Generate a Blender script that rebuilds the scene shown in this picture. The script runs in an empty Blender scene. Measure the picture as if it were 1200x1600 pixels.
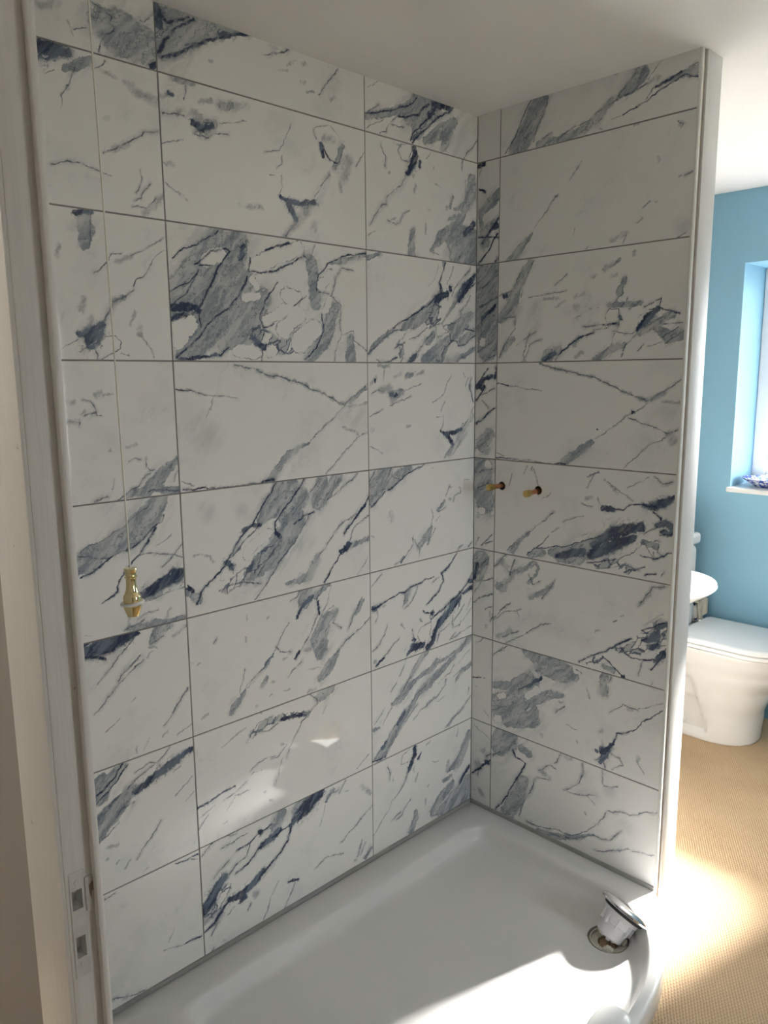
import bpy, bmesh, math, random
from mathutils import Vector, Matrix

# ------------------------------------------------------------------ camera, light, exposure
scene = bpy.context.scene
C = scene.collection
cam_data = bpy.data.cameras.new('camera')
cam_data.sensor_fit = 'HORIZONTAL'
cam_data.sensor_width = 36.0
cam_data.lens = 36.0 * 1217.78 / 1200.0
cam_data.clip_start = 0.02
camera = bpy.data.objects.new('camera', cam_data)
camera.location = (-1.98683, -1.61183, 1.55762)
camera.rotation_euler = (1.398555, 0.0086596, -0.774581)
C.objects.link(camera)
scene.camera = camera

world = bpy.data.worlds.new('daylight_sky')
scene.world = world
world.use_nodes = True
bg = world.node_tree.nodes['Background']
bg.inputs['Color'].default_value = (0.87, 0.95, 1.0, 1)
bg.inputs['Strength'].default_value = 3.5

SUN_AZ, SUN_EL = math.radians(15.0), math.radians(36.0)
sun_data = bpy.data.lights.new('sun', 'SUN')
sun_data.energy = 19.0
sun_data.angle = math.radians(8.0)
sun_data.color = (1.0, 0.96, 0.91)
sun = bpy.data.objects.new('sun', sun_data)
sun_dir = Vector((-math.cos(SUN_AZ) * math.cos(SUN_EL), math.sin(SUN_AZ) * math.cos(SUN_EL), -math.sin(SUN_EL)))
sun.rotation_euler = sun_dir.to_track_quat('-Z', 'Y').to_euler()
sun.location = (6, -2, 5)
C.objects.link(sun)

portal_data = bpy.data.lights.new('window_portal', 'AREA')
portal_data.shape = 'RECTANGLE'
portal_data.size, portal_data.size_y = 1.21, 1.0
portal_data.cycles.is_portal = True
portal = bpy.data.objects.new('window_portal', portal_data)
portal.location = (1.98, -0.798, 1.53)
portal.rotation_euler = (0, math.radians(90), 0)
portal.rotation_euler = Vector((-1, 0, 0)).to_track_quat('-Z', 'Y').to_euler()
C.objects.link(portal)

portal2_data = bpy.data.lights.new('added_window_portal', 'AREA')  # portal for the added south window
portal2_data.shape = 'RECTANGLE'
portal2_data.size, portal2_data.size_y = 0.54, 1.15
portal2_data.cycles.is_portal = True
portal2 = bpy.data.objects.new('added_window_portal', portal2_data)
portal2.location = (-0.19, -3.36, 1.475)
portal2.rotation_euler = Vector((0, 1, 0)).to_track_quat('-Z', 'Z').to_euler()
C.objects.link(portal2)

vs = scene.view_settings
vs.view_transform = 'Standard'
vs.look = 'None'
vs.gamma = 1.0
vs.use_curve_mapping = False
vs.exposure = 2.15
scene.cycles.diffuse_bounces = 5
scene.cycles.max_bounces = 9
scene.cycles.sample_clamp_indirect = 8.0
scene.cycles.use_denoising = True
scene.cycles.adaptive_threshold = 0.02

random.seed(7)
CEIL = 2.335
TILE_BOTTOM = 0.085
ROW1 = 2.2
PITCH_Z, PITCH_X, JOINT = 0.302, 0.602, 0.0032
W1_CUT, W2_CUT = 0.4729, 0.0865
PART_END = -0.687

# ------------------------------------------------------------------ material helpers
def mat(name, color, rough=0.5, metal=0.0, spec=0.5):
    m = bpy.data.materials.new(name)
    m.use_nodes = True
    b = m.node_tree.nodes['Principled BSDF']
    b.inputs['Base Color'].default_value = (*color, 1)
    b.inputs['Roughness'].default_value = rough
    b.inputs['Metallic'].default_value = metal
    b.inputs['Specular IOR Level'].default_value = spec
    return m

class NT:
    def __init__(self, m):
        self.t = m.node_tree; self.N = self.t.nodes; self.L = self.t.links
    def put(self, sock, v):
        if hasattr(v, 'is_output'): self.L.new(v, sock)
        elif isinstance(v, (tuple, list)) and len(v) == 3 and sock.type == 'RGBA': sock.default_value = (*v, 1)
        else: sock.default_value = v
    def math(self, op, a, b=None, c=None, clamp=False):
        n = self.N.new('ShaderNodeMath'); n.operation = op; n.use_clamp = clamp
        for i, v in enumerate((a, b, c)):
            if v is not None: self.put(n.inputs[i], v)
        return n.outputs[0]
    def vec(self, op, a, b=None, c=None, scale=None):
        n = self.N.new('ShaderNodeVectorMath'); n.operation = op
        for i, v in enumerate((a, b, c)):
            if v is not None: self.put(n.inputs[i], v)
        if scale is not None: self.put(n.inputs['Scale'], scale)
        return n.outputs['Value'] if op in ('DOT_PRODUCT', 'DISTANCE', 'LENGTH') else n.outputs[0]
    def noise(self, v, scale, detail=3, rough=0.55, out='Fac', dist=0.0):
        n = self.N.new('ShaderNodeTexNoise'); n.noise_dimensions = '3D'
        self.put(n.inputs['Vector'], v); n.inputs['Scale'].default_value = scale
        n.inputs['Detail'].default_value = detail; n.inputs['Roughness'].default_value = rough
        n.inputs['Distortion'].default_value = dist
        return n.outputs[0] if out == 'Fac' else n.outputs[1]
    def voronoi_edge(self, v, scale, rnd=1.0):
        n = self.N.new('ShaderNodeTexVoronoi'); n.feature = 'DISTANCE_TO_EDGE'
        self.put(n.inputs['Vector'], v); n.inputs['Scale'].default_value = scale
        n.inputs['Randomness'].default_value = rnd
        return n.outputs['Distance']
    def voronoi_cell(self, v, scale):
        n = self.N.new('ShaderNodeTexVoronoi'); n.feature = 'F1'
        self.put(n.inputs['Vector'], v); n.inputs['Scale'].default_value = scale
        return n.outputs['Color']
    def smooth(self, v, a, b, lo=0.0, hi=1.0):
        n = self.N.new('ShaderNodeMapRange'); n.interpolation_type = 'SMOOTHSTEP'
        self.put(n.inputs[0], v)
        for i, x in enumerate((a, b, lo, hi)): n.inputs[i + 1].default_value = x
        return n.outputs[0]
    def lin(self, v, a, b, lo=0.0, hi=1.0):
        n = self.N.new('ShaderNodeMapRange'); self.put(n.inputs[0], v)
        for i, x in enumerate((a, b, lo, hi)): n.inputs[i + 1].default_value = x
        return n.outputs[0]
    def mix(self, f, a, b):
        n = self.N.new('ShaderNodeMix'); n.data_type = 'RGBA'
        self.put(n.inputs['Factor'], f); self.put(n.inputs['A'], a); self.put(n.inputs['B'], b)
        return n.outputs['Result']
    def bump(self, h, strength, dist):
        n = self.N.new('ShaderNodeBump'); self.put(n.inputs['Height'], h)
        n.inputs['Strength'].default_value = strength; n.inputs['Distance'].default_value = dist
        return n.outputs[0]
    def obj(self):
        return self.N.new('ShaderNodeTexCoord').outputs['Object']
    @property
    def bsdf(self): return self.N['Principled BSDF']

def painted(name, color, rough, var=0.04, scale=6.0, bumpd=0.0, bscale=120.0, spec=0.4):
    m = mat(name, color, rough, 0, spec); t = NT(m)
    co = t.obj()
    n = t.noise(co, scale, 2)
    dark = tuple(c * (1 - 2 * var) for c in color)
    t.put(t.bsdf.inputs['Base Color'], t.mix(t.smooth(n, 0.3, 0.7), dark, color))
    if bumpd:
        t.put(t.bsdf.inputs['Normal'], t.bump(t.noise(co, bscale, 3), 0.5, bumpd))
    return m

def brushed_paint(name, color):
    """gloss paint on wood: long vertical brush marks and a few knocks"""
    m = mat(name, color, 0.42, 0, 0.4); t = NT(m)
    co = t.obj()
    st = t.vec('MULTIPLY', co, (1, 1, 0.045))
    n = t.noise(st, 260, 4, 0.6)
    k = t.noise(co, 55, 3, 0.6)
    chip = t.smooth(k, 0.735, 0.76)
    c = t.mix(t.smooth(n, 0.3, 0.7), tuple(x * 0.95 for x in color), color)
    t.put(t.bsdf.inputs['Base Color'], t.mix(chip, c, tuple(x * 0.62 for x in color)))
    h = t.math('ADD', n, t.math('MULTIPLY', k, 1.2))
    t.put(t.bsdf.inputs['Normal'], t.bump(h, 0.35, 0.0012))
    return m

M = {}
M['grout'] = painted('grey_grout', (0.25, 0.25, 0.24), 0.9, 0.05, 30)
M['ceiling'] = painted('white_ceiling_paint', (0.93, 0.92, 0.90), 0.9, 0.015, 3)
M['blue'] = painted('pale_blue_wall_paint', (0.25, 0.475, 0.62), 0.7, 0.01, 2)
M['white_wall'] = painted('off_white_wall_paint', (0.76, 0.73, 0.68), 0.8, 0.015, 3)
M['taupe'] = painted('taupe_wall_paint', (0.50, 0.48, 0.45), 0.8, 0.015, 3)
M['paving'] = painted('outdoor_gravel', (0.24, 0.23, 0.20), 0.9, 0.1, 2)
M['cream'] = painted('beige_hall_wall_paint', (0.40, 0.37, 0.335), 0.85, 0.02, 3)
M['wood_white'] = brushed_paint('white_gloss_painted_wood', (0.74, 0.72, 0.69))
M['board'] = brushed_paint('pale_painted_end_board', (0.74, 0.75, 0.74))
M['trim'] = mat('white_enamel_trim', (0.78, 0.78, 0.75), 0.25)
M['raw_wood'] = painted('bare_brown_timber', (0.36, 0.27, 0.20), 0.8, 0.1, 40)
M['acrylic'] = painted('white_acrylic', (0.80, 0.80, 0.79), 0.16, 0.006, 4, spec=0.5)
M['sealant'] = painted('grey_sealant', (0.40, 0.40, 0.38), 0.6, 0.05, 20)
M['ceramic'] = painted('white_glazed_ceramic', (0.70, 0.70, 0.69), 0.08, 0.004, 5, spec=0.5)
M['seat'] = painted('white_seat_plastic', (0.80, 0.81, 0.82), 0.18, 0.004, 5)
M['chrome'] = mat('polished_chrome', (0.72, 0.72, 0.74), 0.10, 1.0)
M['brass'] = mat('polished_brass', (0.88, 0.76, 0.44), 0.08, 1.0)
M['brass_dull'] = painted('dull_brass', (0.62, 0.46, 0.18), 0.32, 0.08, 80); NT(M['brass_dull']).bsdf.inputs['Metallic'].default_value = 1.0
M['copper'] = painted('copper_pipe', (0.72, 0.32, 0.17), 0.30, 0.1, 60); NT(M['copper']).bsdf.inputs['Metallic'].default_value = 1.0
M['rubber'] = mat('black_rubber', (0.02, 0.02, 0.02), 0.6)
M['plastic_grey'] = painted('pale_grey_plastic', (0.72, 0.72, 0.74), 0.4, 0.02, 30)
M['plastic_cream'] = painted('cream_plastic', (0.80, 0.77, 0.68), 0.45, 0.04, 40)
M['string'] = painted('off_white_cord', (0.86, 0.84, 0.75), 0.8, 0.06, 900, 0.0004, 900)
M['steel'] = painted('painted_steel_keep', (0.66, 0.65, 0.62), 0.35, 0.05, 60)
M['dark'] = painted('dark_timber_in_mortice', (0.16, 0.12, 0.09), 0.9, 0.1, 60)
M['upvc'] = painted('white_window_frame', (0.82, 0.82, 0.81), 0.35, 0.01, 8)
M['towel'] = painted('beige_towelling', (0.56, 0.50, 0.39), 0.95, 0.06, 60, 0.002, 420)
M['cabinet'] = painted('white_cabinet_paint', (0.80, 0.79, 0.76), 0.35, 0.01, 8)
M['bottle'] = mat('cream_bottle', (0.74, 0.66, 0.40), 0.3)
M['lamp_glass'] = mat('opal_lamp_glass', (0.85, 0.84, 0.80), 0.3)

def glass_material():
    m = bpy.data.materials.new('clear_window_glass'); m.use_nodes = True
    t = NT(m); N = t.N
    N.remove(N['Principled BSDF'])
    tr = N.new('ShaderNodeBsdfTransparent'); gl = N.new('ShaderNodeBsdfGlossy')
    gl.inputs['Roughness'].default_value = 0.02
    mx = N.new('ShaderNodeMixShader')
    f = N.new('ShaderNodeFresnel'); f.inputs['IOR'].default_value = 1.45
    t.L.new(f.outputs[0], mx.inputs[0]); t.L.new(tr.outputs[0], mx.inputs[1]); t.L.new(gl.outputs[0], mx.inputs[2])
    t.L.new(mx.outputs[0], N['Material Output'].inputs['Surface'])
    return m
M['glass'] = glass_material()

def carpet_material():
    m = mat('woven_sisal_carpet', (0.5, 0.4, 0.25), 0.75, 0, 0.25); t = NT(m)
    co = t.obj()
    n = t.N.new('ShaderNodeVectorRotate'); n.rotation_type = 'Z_AXIS'
    t.put(n.inputs['Vector'], co); n.inputs['Angle'].default_value = math.radians(-30)
    wob = t.vec('SCALE', t.vec('SUBTRACT', t.noise(co, 14, 2, out='Color'), (0.5, 0.5, 0.5)), scale=0.004)
    p = t.vec('ADD', n.outputs[0], wob)
    s = t.N.new('ShaderNodeSeparateXYZ'); t.put(s.inputs[0], p)
    P = 0.0075
    rib = t.math('SINE', t.math('MULTIPLY', s.outputs[1], 2 * math.pi / P))
    row = t.math('FLOOR', t.math('MULTIPLY', s.outputs[1], 1 / P))
    along = t.math('ADD', t.math('MULTIPLY', s.outputs[0], 1 / 0.011), t.math('MULTIPLY', row, 0.5))
    knot = t.math('SINE', t.math('MULTIPLY', along, 2 * math.pi))
    h = t.math('ADD', t.math('MULTIPLY', rib, 0.6), t.math('MULTIPLY', knot, 0.4))
    fib = t.noise(t.vec('MULTIPLY', p, (1, 4, 1)), 500, 3, 0.7)
    big = t.noise(co, 5, 3)
    f = t.math('ADD', t.lin(h, -1, 1, 0.0, 0.75), t.math('MULTIPLY', t.math('SUBTRACT', fib, 0.5), 0.7))
    c = t.mix(t.math('MAXIMUM', t.math('MINIMUM', f, 1.0), 0.0), (0.38, 0.255, 0.145), (0.76, 0.57, 0.37))
    c = t.mix(t.smooth(big, 0.35, 0.7, 0, 0.25), c, (0.66, 0.50, 0.32))
    t.put(t.bsdf.inputs['Base Color'], c)
    t.put(t.bsdf.inputs['Normal'], t.bump(t.math('ADD', h, t.math('MULTIPLY', fib, 0.8)), 0.6, 0.0016))
    return m
M['carpet'] = carpet_material()

def willow_material():
    m = mat('blue_and_white_glaze', (0.8, 0.8, 0.8), 0.1); t = NT(m)
    co = t.obj()
    n = t.noise(co, 55, 4, 0.65); v = t.voronoi_edge(co, 45)
    f = t.math('MAXIMUM', t.smooth(n, 0.47, 0.53), t.smooth(v, 0.10, 0.03))
    t.put(t.bsdf.inputs['Base Color'], t.mix(f, (0.72, 0.75, 0.80), (0.05, 0.09, 0.36)))
    return m
M['willow'] = willow_material()

def bag_material():
    m = mat('white_film_with_navy_print', (0.78, 0.78, 0.76), 0.3); t = NT(m)
    co = t.obj()
    n = t.noise(co, 38, 2, 0.5)
    t.put(t.bsdf.inputs['Base Color'], t.mix(t.smooth(n, 0.60, 0.62), (0.78, 0.77, 0.73), (0.03, 0.05, 0.20)))
    return m
M['bag'] = bag_material()

# ------------------------------------------------------------------ marble: one node group per vein segment
def vein_group():
    g = bpy.data.node_groups.new('vein_segment', 'ShaderNodeTree')
    I = g.interface
    for nm, ty in (('P', 'NodeSocketVector'), ('Prev', 'NodeSocketFloat'), ('D', 'NodeSocketVector'), ('B', 'NodeSocketVector'),
                   ('A', 'NodeSocketVector'), ('R0', 'NodeSocketFloat'), ('R1', 'NodeSocketFloat')):
        I.new_socket(nm, in_out='INPUT', socket_type=ty)
    I.new_socket('Q', in_out='OUTPUT', socket_type='NodeSocketFloat')
    I.new_socket('PNext', in_out='OUTPUT', socket_type='NodeSocketVector')
    N, L = g.nodes, g.links
    i = N.new('NodeGroupInput'); o = N.new('NodeGroupOutput')
    def vm(op):
        n = N.new('ShaderNodeVectorMath'); n.operation = op; return n
    def mm(op, cl=False):
        n = N.new('ShaderNodeMath'); n.operation = op; n.use_clamp = cl; return n
    dot = vm('DOT_PRODUCT'); L.new(i.outputs['P'], dot.inputs[0]); L.new(i.outputs['D'], dot.inputs[1])
    cl = mm('ADD', True); L.new(dot.outputs['Value'], cl.inputs[0]); cl.inputs[1].default_value = 0.0
    ma = vm('MULTIPLY_ADD'); L.new(cl.outputs[0], ma.inputs[0]); L.new(i.outputs['B'], ma.inputs[1]); L.new(i.outputs['A'], ma.inputs[2])
    ds = vm('DISTANCE'); L.new(i.outputs['P'], ds.inputs[0]); L.new(ma.outputs[0], ds.inputs[1])
    rr = mm('MULTIPLY_ADD'); L.new(cl.outputs[0], rr.inputs[0]); L.new(i.outputs['R1'], rr.inputs[1]); L.new(i.outputs['R0'], rr.inputs[2])
    dv = mm('DIVIDE'); L.new(ds.outputs['Value'], dv.inputs[0]); L.new(rr.outputs[0], dv.inputs[1])
    mn = mm('MINIMUM'); L.new(dv.outputs[0], mn.inputs[0]); L.new(i.outputs['Prev'], mn.inputs[1])
    L.new(mn.outputs[0], o.inputs['Q'])
    # hand the coordinate on through the result, so the segments are evaluated one after another
    nx = vm('MULTIPLY_ADD'); L.new(mn.outputs[0], nx.inputs[0]); nx.inputs[1].default_value = (0, 0, 1e-9); L.new(i.outputs['P'], nx.inputs[2])
    L.new(nx.outputs[0], o.inputs['PNext'])
    return g
VEIN = vein_group()

# vein courses of every tile face, in mm from the tile's lower left corner: kind, then u,v,half-width
# l fine grey vein, L strong blue vein, s soft cloud, b grey band, d dense navy, n netted, h white island
VEINS = {
    'L0': 'b473,62,20.2;514,51,44.8;573,43,38.1|b483,77,15.7;491,57,15.7|l460,93,1.3;479,88,1.6;493,84,1.8;504,79,2.1;496,62,2.4;508,59,2.5;505,50,2.3;487,39,2.1;477,24,1.9;473,2,1.7|l425,30,1.5;453,45,1.5|l413,41,0.8;420,25,0.8;424,18,0.8|l566,90,1.7;576,89,1.7;588,101,1.7;595,111,1.7|s359,59,9;398,72,9|d588,5,6.2;596,10,6.2',
    'L1': 'd343,277,17.5;374,283,16.2;406,291,11.2|l405,285,1.7;405,274,1.7|b402,255,6.7;424,271,10.1;451,285,6.7|l419,265,2;411,240,1.8;390,203,1.4;386,181,0.8|l362,238,1.3;378,248,1.3|l457,270,1.7;477,282,1.7;485,290,1.7|s472,269,5;503,262,5|s526,260,8;556,247,13;593,237,8|l465,113,2.5;504,133,2.1;545,157,1.7;562,172,1.7;597,181,1.7|s491,126,8;523,141,8|l359,73,1.7;393,85,1.6;417,86,1.6;435,78,1.5;455,75,1.4;482,72,1.4|l549,97,1.1;552,79,1.1;535,46,1.1|l570,72,1.4;549,50,1.4;548,38,1.4;531,27,1.4|l525,16,1.2;557,20,1.2;583,41,1.2|s551,5,8;598,48,8|s476,180,4;485,184,4',
    'L2': 'b418,293,13.4;419,264,19;413,230,10.1|d398,293,5;432,295,5|l434,293,1.7;429,254,1.7;423,230,1.7|s360,226,5;358,201,5|l431,178,1.7;447,187,1.7;463,202,1.7;470,219,1.7;490,222,1.7|s481,203,6;516,215,6|l516,215,0.8;542,233,0.8;567,248,0.8;596,263,0.8|l592,237,1.2;571,219,1.4;550,190,1.5;538,177,1.7;521,171,2;517,151,2.3;498,135,2.5;467,119,2.8;450,89,3.1;435,67,3.4|b470,121,5.6;492,132,5.6|d441,72,7.5;416,47,20;410,30,7.5|d389,51,6.2;401,47,6.2|l386,41,0.8;353,22,0.8|l442,49,1.3;468,51,1.3;480,39,1.3;476,22,1.3;433,2,1.3|l476,14,1;494,8,1|l415,28,1.7;389,14,1.7|l420,23,1.7;426,11,1.7;423,0,1.7|s407,122,8;398,103,8|s417,87,7;413,71,7|s514,102,4;504,74,4|s527,75,5;526,53,5|l530,50,0.8;547,25,0.8;554,3,0.8',
    'L3': 's416,229,6;426,235,6|s430,226,4;450,229,4|l386,217,1.3;403,214,1.3;409,198,1.3;413,186,1.3;424,186,1.3|l388,185,2.2;411,191,2.2|s379,190,4;387,194,4|l373,165,1.7;375,179,1.7|s355,216,6;367,216,6|s354,173,8;366,174,8|s436,110,4;437,109,4|s481,115,5;499,119,5|l479,84,1.3;492,90,1.3;508,85,1.3|l523,85,1.7;520,70,1.7;531,62,1.7;539,61,1.7|l530,54,1.3;510,43,1.3;501,29,1.3|b599,79,5.6;566,53,13.4;542,33,15.7;519,13,14.6|b519,11,12.3;492,15,9;468,5,4.5|b547,17,9;600,7,9|l501,29,1.7;477,19,1.7;466,11,1.7;449,-1,1.7|l525,12,2.5;558,14,2.5;600,5,2.5|l599,53,1.7;587,31,1.7|l442,45,0.8;438,26,0.8|l391,1,1.7;402,4,1.7;415,10,1.7;425,11,1.7',
    'L4': 'b547,291,22.4;510,247,29.1;456,216,24.6;406,198,20.2;356,187,13.4|l534,298,1;506,272,1;479,256,1;420,226,1;357,199,1|L555,256,2.3;549,242,2.3;529,231,2.3;502,209,2.3;475,194,2.3;449,186,2.3;417,176,2.3;391,160,2.3;354,145,2.3|l354,191,1.7;386,184,1.7;414,177,1.7|b354,162,11.2;392,168,11.2|L532,227,3.6;512,200,3.4;489,174,3.1;470,160,2.9;454,144,2.7;434,113,2.5;431,99,2.2;410,86,2;397,78,1.8|l489,172,1.7;510,174,1.6;552,165,1.4;598,151,1.3|l600,184,1.3;574,160,1.3;545,137,1.3|l574,207,0.7;532,189,0.7|d599,115,10;576,108,18.8;542,97,13.8;493,79,10|l605,77,0.8;546,71,0.8;503,62,0.8|b498,71,9;536,78,9|l528,36,1.3;495,34,1.3;477,27,1.3|b592,2,7.8;520,6,7.8;457,10,7.8|l444,7,1.3;473,15,1.3;495,23,1.3|s454,37,4;453,20,4|l352,15,0.8;366,12,0.8|s557,32,4;548,16,4',
    'L5': 'd351,281,21.2;391,285,25;433,288,16.2;478,295,3.8|l478,295,2.5;451,272,2.2;433,260,1.9;412,238,1.5;391,220,1.2;373,201,0.8|L352,267,3.6;394,254,3.6|b508,270,9;525,290,13.4;552,294,7.8|l502,264,1.7;537,271,1.7|l474,239,3.4;453,220,3;434,208,2.5|l484,229,1.7;463,215,1.9;423,188,2;392,166,2;379,148,1.6;359,135,1.3|l430,209,1.7;421,196,1.7|s495,231,3;506,243,3|s499,255,3;520,252,3|l420,110,0.8;382,86,0.8|l591,131,2;561,90,2;526,57,2|l600,35,0.8;557,20,0.8|s536,38,3;521,27,3|s484,34,3;472,12,3|s452,22,3;451,11,3|l463,144,0.7;447,134,0.7|s566,266,6;600,284,6',
    'L6': 'b415,295,9;385,272,17.9;353,246,26.9|L416,299,2.7;390,270,2.7;368,253,2.7;348,243,2.7|L427,290,2.2;399,261,2.2;378,244,2.2;349,227,2.2|d597,271,6.2;551,257,9.1;513,244,9.4;474,232,8.1;441,218,6.2|l539,297,1.7;504,269,1.7;459,254,2;432,238,2.5;394,221,4.2;372,201,4.5;346,189,3.4|b441,226,11.2;406,206,21.3;366,180,24.6;346,149,20.2|l436,193,2.5;405,190,2.5;391,177,2.5|l398,164,1.7;375,141,1.7;347,130,1.7|l447,267,1.3;482,277,1.3;498,269,1.3|s559,238,3;544,230,3|l592,200,0.7;543,166,0.7|l595,156,0.7;570,143,0.7|l503,121,1.7;487,99,1.7;464,79,1.7;437,50,1.7|s366,79,3;369,83,3|s396,67,2;385,61,2|s422,55,3;405,38,3|s460,14,3;443,8,3|s368,110,5;393,104,5|L532,-5,1.8;595,-8,1.8|b348,279,6.7;373,287,6.7',
    'L7': 'L532,294,2;595,291,2|l562,293,1.7;594,279,1.7|l349,291,2.5;378,293,1.3|l490,78,0.8;548,67,1.7|L548,67,2.7;592,60,2.7|l352,28,2.1;382,17,2.1;433,2,2.1|s519,127,2;503,97,2',
    'M0': 'b2,77,56;117,115,24.6;215,129,4.5|L3,116,5.4;30,102,4;81,128,2.7|d3,123,11.2;8,96,11.2|L94,128,3.6;47,96,3.6;19,63,4.8;4,35,7.2|L3,26,3.6;44,44,5;91,71,4.3;149,102,4.3;185,119,5;236,134,3.6|l68,69,2.5;130,89,2.5|d160,116,7.5;185,119,7.5|l279,102,2.5;309,114,2.5;354,132,2.5|s299,125,5;315,128,5|l509,126,1.7;470,84,1.7;445,52,1.7|s409,48,4;427,56,4|s347,97,3;376,116,3|s319,77,3;347,86,3|s393,108,6;402,112,6|s389,67,3;404,71,3|s127,50,4;135,52,4|s482,51,5;494,58,5',
    'M1': 'b35,298,6.7;81,298,6.7|s2,251,6;29,261,6|d24,260,3.8;29,261,3.8|l64,290,1.3;58,258,1.3|l4,218,2;35,225,2;58,226,2|s49,228,10;77,238,10;100,229,10|b81,217,6.7;109,211,14.6;134,224,9|d78,217,5;99,207,10;129,219,6.2|l84,191,1.7;117,191,1.7;137,203,1.7;172,208,1.7|s86,222,13;94,197,13|s98,263,5;132,274,5|s156,270,12;181,273,12|b156,268,9;178,271,9|s181,271,9;227,279,9|l149,227,0.8;220,246,0.8|l0,156,0.8;50,173,0.8|s11,116,7;24,118,7|l355,267,1;339,236,1;316,202,1;271,189,1|l326,191,0.8;320,168,0.8;308,158,0.8|l322,143,1;321,117,1;309,102,1|l285,141,0.8;302,140,0.8|d311,94,5;340,85,6.2;375,85,7.5;423,97,6.2|d339,80,10;362,48,6.2|b405,94,6.7;392,65,6.7|l424,110,1;475,168,1|s475,168,8;423,97,18;325,4,10|l367,49,1.3;325,4,1.3|s421,42,12;421,33,12|l423,274,1.3;434,250,1.3|d446,239,5;457,210,5|l429,275,0.8;478,289,0.8;509,273,0.8|L452,235,2.7;476,206,2.7;501,204,2.7|b521,248,7.8;508,219,7.8;491,191,7.8|l528,245,1.3;494,189,1.3|s540,215,18;520,175,18|l597,244,1.3;566,206,1.3|s507,164,6;512,137,6|s196,56,6;260,61,6|s4,76,3;52,49,3|s459,254,10;490,256,10',
    'M2': 'b137,281,33.6;94,208,48.2;35,148,42.6;5,107,26.9|b181,277,33.6;142,192,44.8;95,128,50.4|b192,188,33.6;128,113,50.4;46,28,31.4;8,3,6.7|b248,149,28;203,83,42.6;139,47,24.6|h97,225,17;135,242,17|h12,80,18;45,85,18;15,44,18|h230,226,18;285,250,20;365,278,16|h223,190,11;233,178,11|h262,98,13;314,126,13;348,133,13|h312,78,20;365,116,20|h363,48,25;412,81,25|h439,192,14;471,227,12|h326,162,18;355,160,18|h196,150,9;238,153,9|h174,22,16;227,23,16|h270,23,14;276,26,14|h450,129,10;470,167,10|b405,253,16.8;409,204,16.8;420,146,16.8|b481,140,15.7;454,69,22.4;397,7,15.7|b602,288,6.7;510,260,5.6;472,252,2.2|b538,61,11.2;537,13,20.2|n234,66,20;299,33,20;345,43,20|L12,221,1.8;45,249,1.8;93,268,1.8;132,294,1.8|L66,214,2.7;111,246,2.7;150,260,2.7;160,251,2.7;133,216,2.7;106,169,2.7;86,139,2.7;65,106,2.7|L78,213,1.8;114,214,1.8|L3,152,1.8;50,173,1.8;75,203,1.8|L3,119,1.8;39,144,1.8;70,194,1.8|d3,115,7.5;33,120,7.5;70,114,7.5|d4,91,6.2;32,104,6.2|L69,106,2.7;73,78,2.7|L5,3,2.7;57,45,2.7;92,83,2.7;153,123,2.7;186,158,2.7;208,201,2.7|L215,240,2.2;211,214,2.2;246,213,2.2;295,217,2.2;329,237,2.2;376,259,2.2|d201,267,6.2;190,241,6.2|L264,265,3.6;297,277,3.6;337,290,3.6|L299,191,1.8;259,145,1.8;241,101,1.8;251,80,1.8;284,90,1.8|L348,137,1.4;390,167,1.4|L421,182,2.2;428,219,2.2;466,254,2.2;536,279,2.2;616,294,2.2|l427,178,1.4;476,172,1.4;487,219,1.4;510,244,1.4;548,242,1.4|L437,119,1.8;445,78,1.8;416,30,1.8;379,7,1.8|l476,172,1.4;501,145,1.4;500,103,1.4;509,75,1.4;479,27,1.4;478,3,1.4|l509,70,1.3;545,81,1.3;551,57,1.3;598,28,1.3|d217,57,7.5;228,45,7.5;249,32,7.5|L246,32,1.8;242,1,1.8|d123,13,3.8;74,8,3.8;12,1,3.8|L149,34,2.7;123,13,2.7|l382,264,2.5;399,254,2.5|l388,291,1.3;385,264,1.3|l418,294,0.8;411,271,0.8',
    'M3': 'l160,294,1.9;220,280,1.9;266,267,1.9;342,253,1.9;387,237,1.9;434,218,1.9;513,186,1.9|s160,294,5;220,280,5;266,267,5;342,253,5;387,237,5;434,218,5;513,186,5|L2,237,2.2;44,233,2.2|l44,233,1.3;94,223,0.9;171,211,0.5|s99,219,2;80,171,2|l513,186,2;545,211,2;585,232,2;605,246,2|b532,195,5.6;592,232,5.6|l513,184,1.2;437,129,1.2;383,90,1.2|b383,90,3.4;324,72,6.7;278,31,11.2;261,10,11.2|s505,125,4;569,102,4|l603,110,1.3;556,94,1.3;440,2,1.3|s526,181,4;597,188,4|L6,6,2.3;63,4,2.3;70,1,2.3|l70,1,1.7;176,1,1.7;229,2,1.7|L229,2,4.5;266,6,4.5|l5,23,0.8;36,13,0.8|S544,157,40;570,151,40|S53,148,45;80,127,45',
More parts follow.
